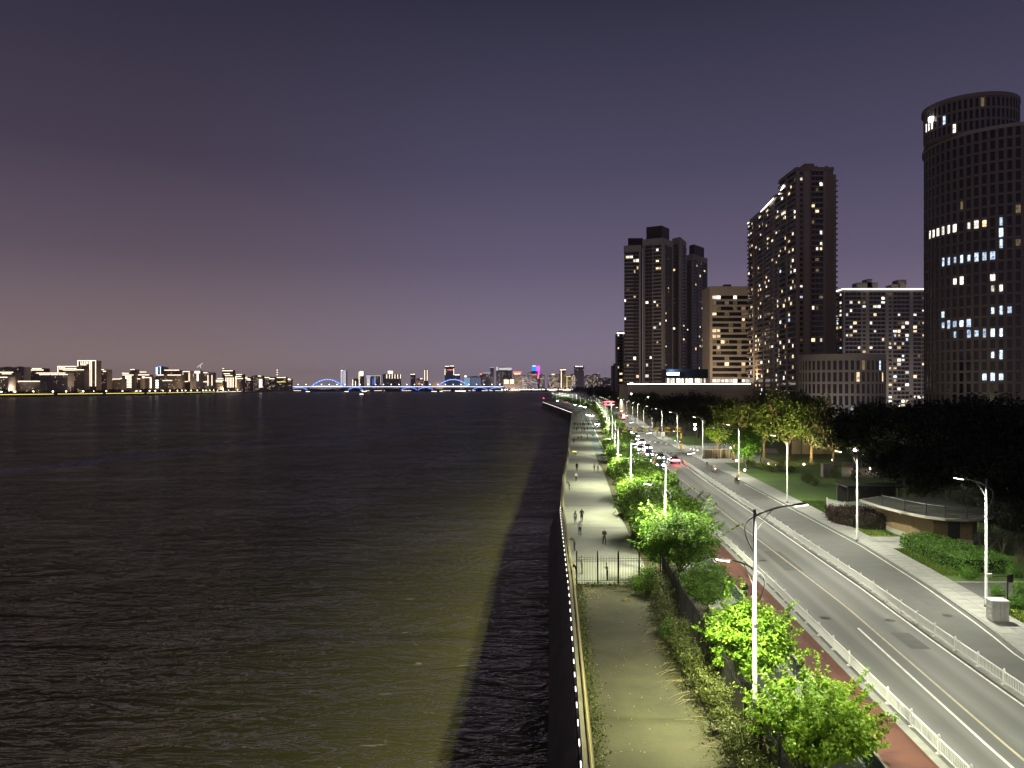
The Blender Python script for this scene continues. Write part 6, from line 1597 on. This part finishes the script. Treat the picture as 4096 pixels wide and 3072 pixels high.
# ------------------------------------------------------------------ people
ZN = {'skin':0,'top':1,'legs':2,'shoe':3,'hair':4}
def person_mesh(pose):
    """skinned skeleton -> one continuous body; pose gives joint positions"""
    J = {'pel':((0,0,.95),(.15,.11),'legs'),'waist':((0,0,1.10),(.135,.10),'top'),'chest':((0,0,1.32),(.165,.115),'top'),'neck0':((0,0,1.46),(.07,.07),'top'),'neck':((0,-.01,1.53),(.052,.055),'skin'),
         'head':((0,-.02,1.63),(.078,.092),'skin'),'crown':((0,-.01,1.72),(.062,.075),'hair'),'nose':((0,-.115,1.615),(.012,.012),'skin')}
    for s, n in ((-1,'r'),(1,'l')):
        J.update({'sh'+n:((s*.17,0,1.41),(.062,.062),'top'),'el'+n:((s*.235,.02,1.14),(.045,.045),'top'),'wr'+n:((s*.25,-.05,.90),(.028,.030),'skin'),'ha'+n:((s*.25,-.07,.81),(.022,.038),'skin'),
                  'hp'+n:((s*.09,0,.90),(.095,.10),'legs'),'kn'+n:((s*.10,-.01,.50),(.060,.065),'legs'),'an'+n:((s*.10,.02,.09),(.042,.045),'legs'),'he'+n:((s*.10,.04,.035),(.036,.036),'shoe'),'to'+n:((s*.105,-.15,.03),(.038,.028),'shoe')})
    for k, v in pose.items(): J[k] = (v,)+J[k][1:]
    E = [('pel','waist'),('waist','chest'),('chest','neck0'),('neck0','neck'),('neck','head'),('head','crown'),('head','nose')]
    for n in 'rl': E += [('chest','sh'+n),('sh'+n,'el'+n),('el'+n,'wr'+n),('wr'+n,'ha'+n),('pel','hp'+n),('hp'+n,'kn'+n),('kn'+n,'an'+n),('an'+n,'he'+n),('he'+n,'to'+n)]
    keys = list(J); idx = {k:i for i, k in enumerate(keys)}
    me = bpy.data.meshes.new('skel'); me.from_pydata([J[k][0] for k in keys], [(idx[a],idx[c]) for a, c in E], []); me.update()
    o = bpy.data.objects.new('skel', me); col.objects.link(o)
    o.modifiers.new('skin','SKIN'); sd = o.modifiers.new('sub','SUBSURF'); sd.levels = 1; sd.render_levels = 1
    sv = me.skin_vertices[0].data
    for k in keys: sv[idx[k]].radius = J[k][1]; sv[idx[k]].use_root = (k == 'pel')
    bpy.context.view_layer.update()
    ev = bpy.data.meshes.new_from_object(o.evaluated_get(bpy.context.evaluated_depsgraph_get()))
    bpy.data.objects.remove(o)
    V = [v.co.copy() for v in ev.vertices]; F = [tuple(p.vertices) for p in ev.polygons]; mi = []
    segs = [(Vector(J[a][0]), Vector(J[c][0]), J[a][2], J[c][2]) for a, c in E]
    hd = Vector(J['head'][0])
    for p in ev.polygons:
        c = p.center; best = None
        for a, d, za, zd in segs:
            t = max(0, min(1, (c-a).dot(d-a)/max((d-a).length_squared,1e-9))); dist = (a+(d-a)*t-c).length
            if best is None or dist < best[0]: best = (dist, za if t < .5 else zd)
        z = best[1]
        if (c-hd).length < .2 and (c.z > hd.z+.045 or (c.y > hd.y+.035 and c.z > hd.z-.06)): z = 'hair'
        mi.append(ZN[z])
    b = MB(); b.v = [tuple(v) for v in V]; b.f = F; b.m = mi
    for n, s in (('r',-1),('l',1)):          # five fingers on each hand
        w = Vector(J['wr'+n][0]); h = Vector(J['ha'+n][0]); d = (h-w).normalized()
        side = d.cross(Vector((1,0,0))); side = side.normalized() if side.length > .1 else Vector((0,1,0))
        pal = side.cross(d).normalized()
        for q in range(4):
            base = h+side*(-.024+.016*q); ln = (.062,.075,.07,.055)[q]
            b.tube([base-d*.01, base+d*ln*.55, base+d*ln*.9+pal*.018*s], [.009,.008,.006], 5, 0)
        tb = h-d*.035-side*.03; b.tube([tb, tb-side*.022+d*.022, tb-side*.028+d*.05], [.011,.009,.007], 5, 0)
    pmesh = b.mesh('body', [M['skin']]*5); pmesh.polygons.foreach_set('use_smooth', [True]*len(pmesh.polygons))
    return pmesh
POSE = {
 'stand': {},
 'walkA': {'knr':(-.10,-.20,.52),'anr':(-.10,-.27,.12),'her':(-.10,-.25,.05),'tor':(-.10,-.43,.09),'knl':(.10,.08,.50),'anl':(.10,.34,.16),'hel':(.10,.38,.10),'tol':(.10,.24,.03),'elr':(-.235,.12,1.15),'wrr':(-.23,.14,.92),'har':(-.23,.13,.83),'ell':(.235,-.06,1.15),'wrl':(.21,-.22,.97),'hal':(.20,-.28,.91)},
 'walkB': {'knr':(-.09,.03,.50),'anr':(-.09,.20,.11),'her':(-.09,.24,.06),'tor':(-.09,.07,.03),'knl':(.09,-.12,.51),'anl':(.09,-.14,.09),'hel':(.09,-.12,.035),'tol':(.09,-.31,.05),'elr':(-.24,-.02,1.14),'wrr':(-.22,-.14,.93),'har':(-.22,-.18,.85),'ell':(.24,.08,1.14),'wrl':(.24,.06,.90),'hal':(.24,.04,.81)},
 'phone': {'elr':(-.25,-.05,1.15),'wrr':(-.12,-.26,1.22),'har':(-.09,-.30,1.29),'ell':(.25,-.05,1.15),'wrl':(.10,-.27,1.20),'hal':(.06,-.31,1.27),'head':((0,-.04,1.62)),'crown':((0,-.05,1.71)),'nose':(0,-.13,1.59)},
 'lean': {'waist':(0,-.06,1.09),'chest':(0,-.17,1.29),'neck0':(0,-.24,1.41),'neck':(0,-.27,1.47),'head':(0,-.31,1.56),'crown':(0,-.32,1.65),'nose':(0,-.41,1.54),'shr':(-.17,-.20,1.37),'shl':(.17,-.20,1.37),'elr':(-.24,-.38,1.15),'wrr':(-.14,-.58,1.14),'har':(-.10,-.66,1.14),'ell':(.24,-.38,1.15),'wrl':(.14,-.58,1.14),'hal':(.10,-.66,1.14)},
 'ride': {'pel':(0,.12,.86),'hpr':(-.09,.10,.84),'hpl':(.09,.10,.84),'waist':(0,.06,1.01),'chest':(0,-.06,1.22),'neck0':(0,-.11,1.36),'neck':(0,-.13,1.43),'head':(0,-.16,1.53),'crown':(0,-.16,1.62),'nose':(0,-.255,1.51),'shr':(-.17,-.08,1.31),'shl':(.17,-.08,1.31),'elr':(-.26,-.25,1.12),'wrr':(-.25,-.45,1.0),'har':(-.25,-.52,.98),'ell':(.26,-.25,1.12),'wrl':(.25,-.45,1.0),'hal':(.25,-.52,.98),
          'knr':(-.11,-.28,.66),'anr':(-.11,-.13,.26),'her':(-.11,-.09,.22),'tor':(-.11,-.28,.20),'knl':(.11,-.25,.74),'anl':(.11,-.10,.36),'hel':(.11,-.06,.32),'tol':(.11,-.25,.30)},
 'crouch': {'pel':(0,.12,.42),'hpr':(-.10,.10,.42),'hpl':(.10,.10,.42),'waist':(0,.06,.57),'chest':(0,-.06,.78),'neck0':(0,-.11,.91),'neck':(0,-.13,.98),'head':(0,-.16,1.07),'crown':(0,-.15,1.16),'nose':(0,-.255,1.05),'shr':(-.17,-.08,.87),'shl':(.17,-.08,.87),'elr':(-.24,-.28,.66),'wrr':(-.16,-.45,.58),'har':(-.13,-.52,.56),'ell':(.24,-.28,.66),'wrl':(.16,-.45,.58),'hal':(.13,-.52,.56),
          'knr':(-.14,-.30,.50),'anr':(-.12,-.02,.10),'her':(-.12,.02,.04),'tor':(-.12,-.18,.03),'knl':(.14,-.30,.50),'anl':(.12,-.02,.10),'hel':(.12,.02,.04),'tol':(.12,-.18,.03)},
}
PM = {k: person_mesh(v) for k, v in POSE.items()}
cloth = {}
def cm(c):
    k = tuple(round(x,3) for x in c)
    if k not in cloth: cloth[k] = pm('cloth', k, tuple(q*.8 for q in k), 14, .9)
    return cloth[k]
WHITE=(.70,.70,.67); BLACK=(.02,.02,.022); NAVY=(.025,.03,.06); GREY=(.25,.25,.25); DARK=(.05,.05,.055); JEAN=(.10,.13,.2); KHAKI=(.32,.28,.2); OLIVE=(.10,.12,.07); BEIGE=(.5,.42,.32); PINK=(.55,.3,.3)
def person(x, y, rz, pose, top, legs, label, group=None, h=1.70, z=0.0, longhair=False, shoe=(.3,.3,.3), hair=None):
    r = empty('person', (x,y,z), rz); s = h/1.78; r.scale = (s,s,s); tag(r, label, 'person', group)
    o = link('body', PM[pose], r)
    for i, m in enumerate((M['skin'], cm(top), cm(legs), cm(shoe), hair or M['hair'])):
        o.material_slots[i].link = 'OBJECT'; o.material_slots[i].material = m
    if longhair:
        b = MB(); hp = POSE[pose].get('head',(0,-.02,1.63))
        b.tube([(hp[0],hp[1]+.03,hp[2]+.09),(hp[0],hp[1]+.085,hp[2]-.02),(hp[0],hp[1]+.10,hp[2]-.17),(hp[0],hp[1]+.09,hp[2]-.30)], [.06,.09,.085,.03], 8); b.build('hair', M['hair'], r, True)
    return r
P_ = lambda px, py: G(px, py)
def put(px, py, rz, pose, top, legs, label, **k):
    x, y = G(px, py); return person(x, y, rz, pose, top, legs, label, **k)
T = math.pi        # facing away from the camera
put(2417,2181,.15,'walkB',BLACK,BLACK,'person in black walking alone towards the railing gate', h=1.78)
put(2301,2097,T,'walkB',WHITE,GREY,'long-haired person in white top and grey trousers walking beside the dark-clad one', longhair=True, h=1.66)
put(2327,2090,T,'walkA',DARK,BLACK,'dark-clad person walking beside the one in white', h=1.76)
put(2320,2143,T+.1,'walkB',(.55,.55,.52),BLACK,'person in pale jacket and black trousers behind the walking couple', h=1.70)
put(2298,2206,-1.3,'lean',OLIVE,DARK,'person in olive shirt leaning on the river parapet', h=1.72)
put(2328,2296,-1.5,'phone',(.6,.6,.55),KHAKI,'person in pale clothes standing just behind the railing gate by the parapet', h=1.70)
put(2306,2318,-1.6,'lean',BLACK,BLACK,'person in black bending over the parapet at the railing gate', h=1.62)
put(2429,2324,-1.4,'phone',WHITE,DARK,'young person in white T-shirt holding a phone behind the railing gate', h=1.62)
put(2307,1884,T,'stand',BLACK,DARK,'person in black standing mid-promenade beyond the box hedge', h=1.72)
put(2304,1927,.1,'walkA',(.55,.55,.55),BLACK,'person in light top and black trousers walking near the parapet', h=1.68)
put(2277,1960,-1.4,'lean',(.5,.5,.48),BLACK,'person in pale top and black trousers at the river parapet', h=1.72)
put(2377,1885,.1,'walkA',(.4,.4,.38),JEAN,'long-haired person in grey top walking at the hedge side', longhair=True, h=1.66)
put(2392,1887,.1,'walkB',WHITE,KHAKI,'person in white top walking beside the long-haired one at the hedge side', h=1.70)
put(2980,2415,T,'walkB',NAVY,BLACK,'balding person in navy shirt walking on the red cycle lane', h=1.76, hair=M['skin'])
put(2866,1838,.4,'stand',DARK,BLACK,'person in dark clothes standing on the plaza by the bollards', h=1.72)
far = [(2295,1774,BLACK,BLACK,'stand'),(2313,1757,DARK,BLACK,'crouch'),(2325,1762,BLACK,BLACK,'walkB'),(2349,1755,WHITE,GREY,'walkA'),(2306,1726,BLACK,DARK,'walkA'),(2328,1728,DARK,BLACK,'walkB'),(2337,1727,BLACK,BLACK,'walkA'),(2349,1726,DARK,JEAN,'walkB'),(2297,1723,GREY,BLACK,'stand'),
       (2297,1705,BLACK,BLACK,'walkA'),(2303,1703,OLIVE,BLACK,'walkB'),(2311,1706,GREY,BLACK,'stand'),(2321,1705,BLACK,BLACK,'walkA'),(2331,1706,DARK,BLACK,'walkB'),(2337,1708,BLACK,JEAN,'walkA'),(2333,1698,GREY,BLACK,'walkB'),(2354,1703,NAVY,BLACK,'walkA'),(2347,1684,DARK,BLACK,'walkB'),
       (2376,1726,BLACK,BLACK,'walkA'),(2327,1672,BLACK,BLACK,'walkB'),(2315,1658,DARK,BLACK,'walkA'),(2306,1660,BLACK,BLACK,'walkB'),(2308,1668,WHITE,BLACK,'walkA'),(2302,1650,DARK,BLACK,'walkB'),(2312,1644,BLACK,BLACK,'walkA'),(2322,1646,GREY,BLACK,'walkB'),(2331,1642,BLACK,BLACK,'walkA'),(2318,1652,DARK,BLACK,'stand'),(2300,1666,GREY,BLACK,'stand')]
for i, (px, py, tp, lg, ps_) in enumerate(far):
    dark_ = tp in (BLACK, DARK, NAVY, OLIVE)
    lab = ('dark-dressed walker in the crowd on the distant promenade' if dark_ else 'light-topped walker in the crowd on the distant promenade')
    put(px, py, random.choice((0,T))+random.uniform(-.3,.3), ps_, tp, lg, lab, group='walkers on the far promenade, dark' if dark_ else 'walkers on the far promenade, light', h=random.uniform(1.6,1.8))
# two-wheelers
def torus_wheel(r, t, n=18):
    b = MB(); pts = [(0, r*math.cos(2*math.pi*k/n), r*math.sin(2*math.pi*k/n)) for k in range(n+1)]; b.tube(pts, t, 5, caps=False); return b
def bicycle(x, y, rz, label, motor=False, colr=(.1,.1,.1), z=-.03):
    r = empty('scooter' if motor else 'bicycle', (x,y,z), rz); tag(r, label, 'scooter' if motor else 'bicycle')
    wr = .24 if motor else .33
    for yy in (-.55,.52): w = torus_wheel(wr, .05 if motor else .02).build('wheel', M['rubber'], r, loc=(0,yy,wr))
    b = MB()
    if motor:
        b = loft([(-.35,.10,.28,.36),(-.1,.16,.24,.34),(.15,.16,.24,.62),(.55,.15,.36,.72),(.75,.08,.55,.68)], 10); b.build('body', cm(colr), r)
        b = loft([(-.62,.05,.5,.6),(-.5,.17,.35,.92),(-.40,.14,.35,.95),(-.36,.05,.4,.7)], 10); b.build('front_shield', cm(colr), r)
        b = MB(); b.box(-.13,.13,.05,.62,.72,.80); b.build('seat', M['rubber'], r)
        b = MB(); b.box(-.07,.07,-.66,-.6,.72,.82); b.build('headlight', M['lamp_dot_white'], r)
    else:
        for p, q in (((0,.52,.33),(0,.1,.30)),((0,.1,.30),(0,.14,.8)),((0,.1,.30),(0,-.38,.72)),((0,.14,.75),(0,-.38,.78)),((0,.52,.33),(0,.14,.72)),((0,-.38,.92),(0,-.55,.33))): b.tube([p,q], .018, 5)
        b.build('frame', M['grey_metal'], r)
        b = MB(); b.box(-.07,.07,.03,.28,.82,.88); b.build('saddle', M['rubber'], r)
    b = MB(); b.tube([(-.27,-.46,.98),(0,-.40,.95),(.27,-.46,.98)], .016, 5); b.tube([(0,-.40,.95),(0,-.42,.7)], .016, 5); b.build('handlebar', M['grey_metal'], r)
    return r
for px, py, rz, mot, tp, lg, lr, lv, cc in ((2828,1866,2.9,False,WHITE,BLACK,'rider in white shirt on a bicycle along the kerb','bicycle under the rider in the white shirt',(.1,.1,.1)),
        (2855,1889,.25,True,BEIGE,BEIGE,'rider in tan rain cape on a scooter on the service road','pale scooter under the rider in the tan cape',(.5,.42,.32)),
        (2948,1931,.2,True,(.45,.5,.42),BLACK,'helmeted rider in pale top on the scooter beside the yellow guide post','dark scooter beside the yellow guide post',(.06,.07,.06)),
        (2350,1760,.3,False,WHITE,GREY,'rider in white at the edge of the cycle lane','bicycle at the edge of the cycle lane',(.1,.1,.1)),
        (2371,1747,.2,False,WHITE,WHITE,'cyclist all in white on the blue cycle lane','bicycle of the cyclist all in white',(.1,.1,.1))):
    x, y = G(px, py); person(x, y, rz, 'ride', tp, lg, lr, h=1.74); bicycle(x, y, rz, lv, mot, cc)
for px, py, rz, lab in ((2752,1832,1.2,'parked bicycle lying near the plaza bollards'),(2797,1838,1.3,'parked bicycle leaning by the lamp foot at the plaza')):
    x, y = G(px, py); bicycle(x, y, rz, lab, z=.06)
# a child's ride cart with yellow lights on the promenade
x, y = G(2298,1822)
ct = empty('toy_stall', (x,y,0)); tag(ct, 'little stall with yellow glowing toys at the parapet', 'stall')
b = MB(); b.box(-.5,.5,-.35,.35,.35,.8); b.build('tray', M['box_white'], ct)
for sx in (-.4,.4):
    for sy in (-.25,.25): b = MB(); b.tube([(sx,sy,0),(sx,sy,.35)], .03, 5); b.build('leg', M['grey_metal'], ct)
for k in range(6): link('toy', globe_mesh(.16, M['led_yellow'], 'toy', 6), ct, loc=(-.4+.16*k,random.uniform(-.2,.2),.95))
# litter on the dirt path
x, y = G(2505,2402); lt = empty('litter_heap', (x,y,0)); tag(lt, 'small yellow heap of cut plants on the dirt path', 'litter')
b = MB()
for k in range(40): a = random.uniform(0,6.28); q = random.uniform(.1,.6); b.tube([(0,0,.08),(math.cos(a)*q*.6,math.sin(a)*q*.6,.12),(math.cos(a)*q,math.sin(a)*q,.02)], [.012,.01,.004], 4)
b.build('stalks', pm('stalk', (.55,.45,.1), (.4,.34,.1), 5, .9), lt)

# ------------------------------------------------------------------ night haze over the river and the city
def haze_box():
    b = MB(); b.box(-5100, 4100, -39, 6400, WATER_Z-1.6, 152)
    m, nt, out = newmat('haze'); v = nt.nodes.new('ShaderNodeVolumePrincipled')
    v.inputs['Color'].default_value = (.86,.82,.92,1); v.inputs['Density'].default_value = .00007; v.inputs['Anisotropy'].default_value = .0
    nt.links.new(v.outputs[0], out.inputs['Volume'])
    try: m.cycles.homogeneous_volume = True
    except Exception: pass
    o = b.build('haze', m); tag(o, kind='stuff'); return o
haze_box()
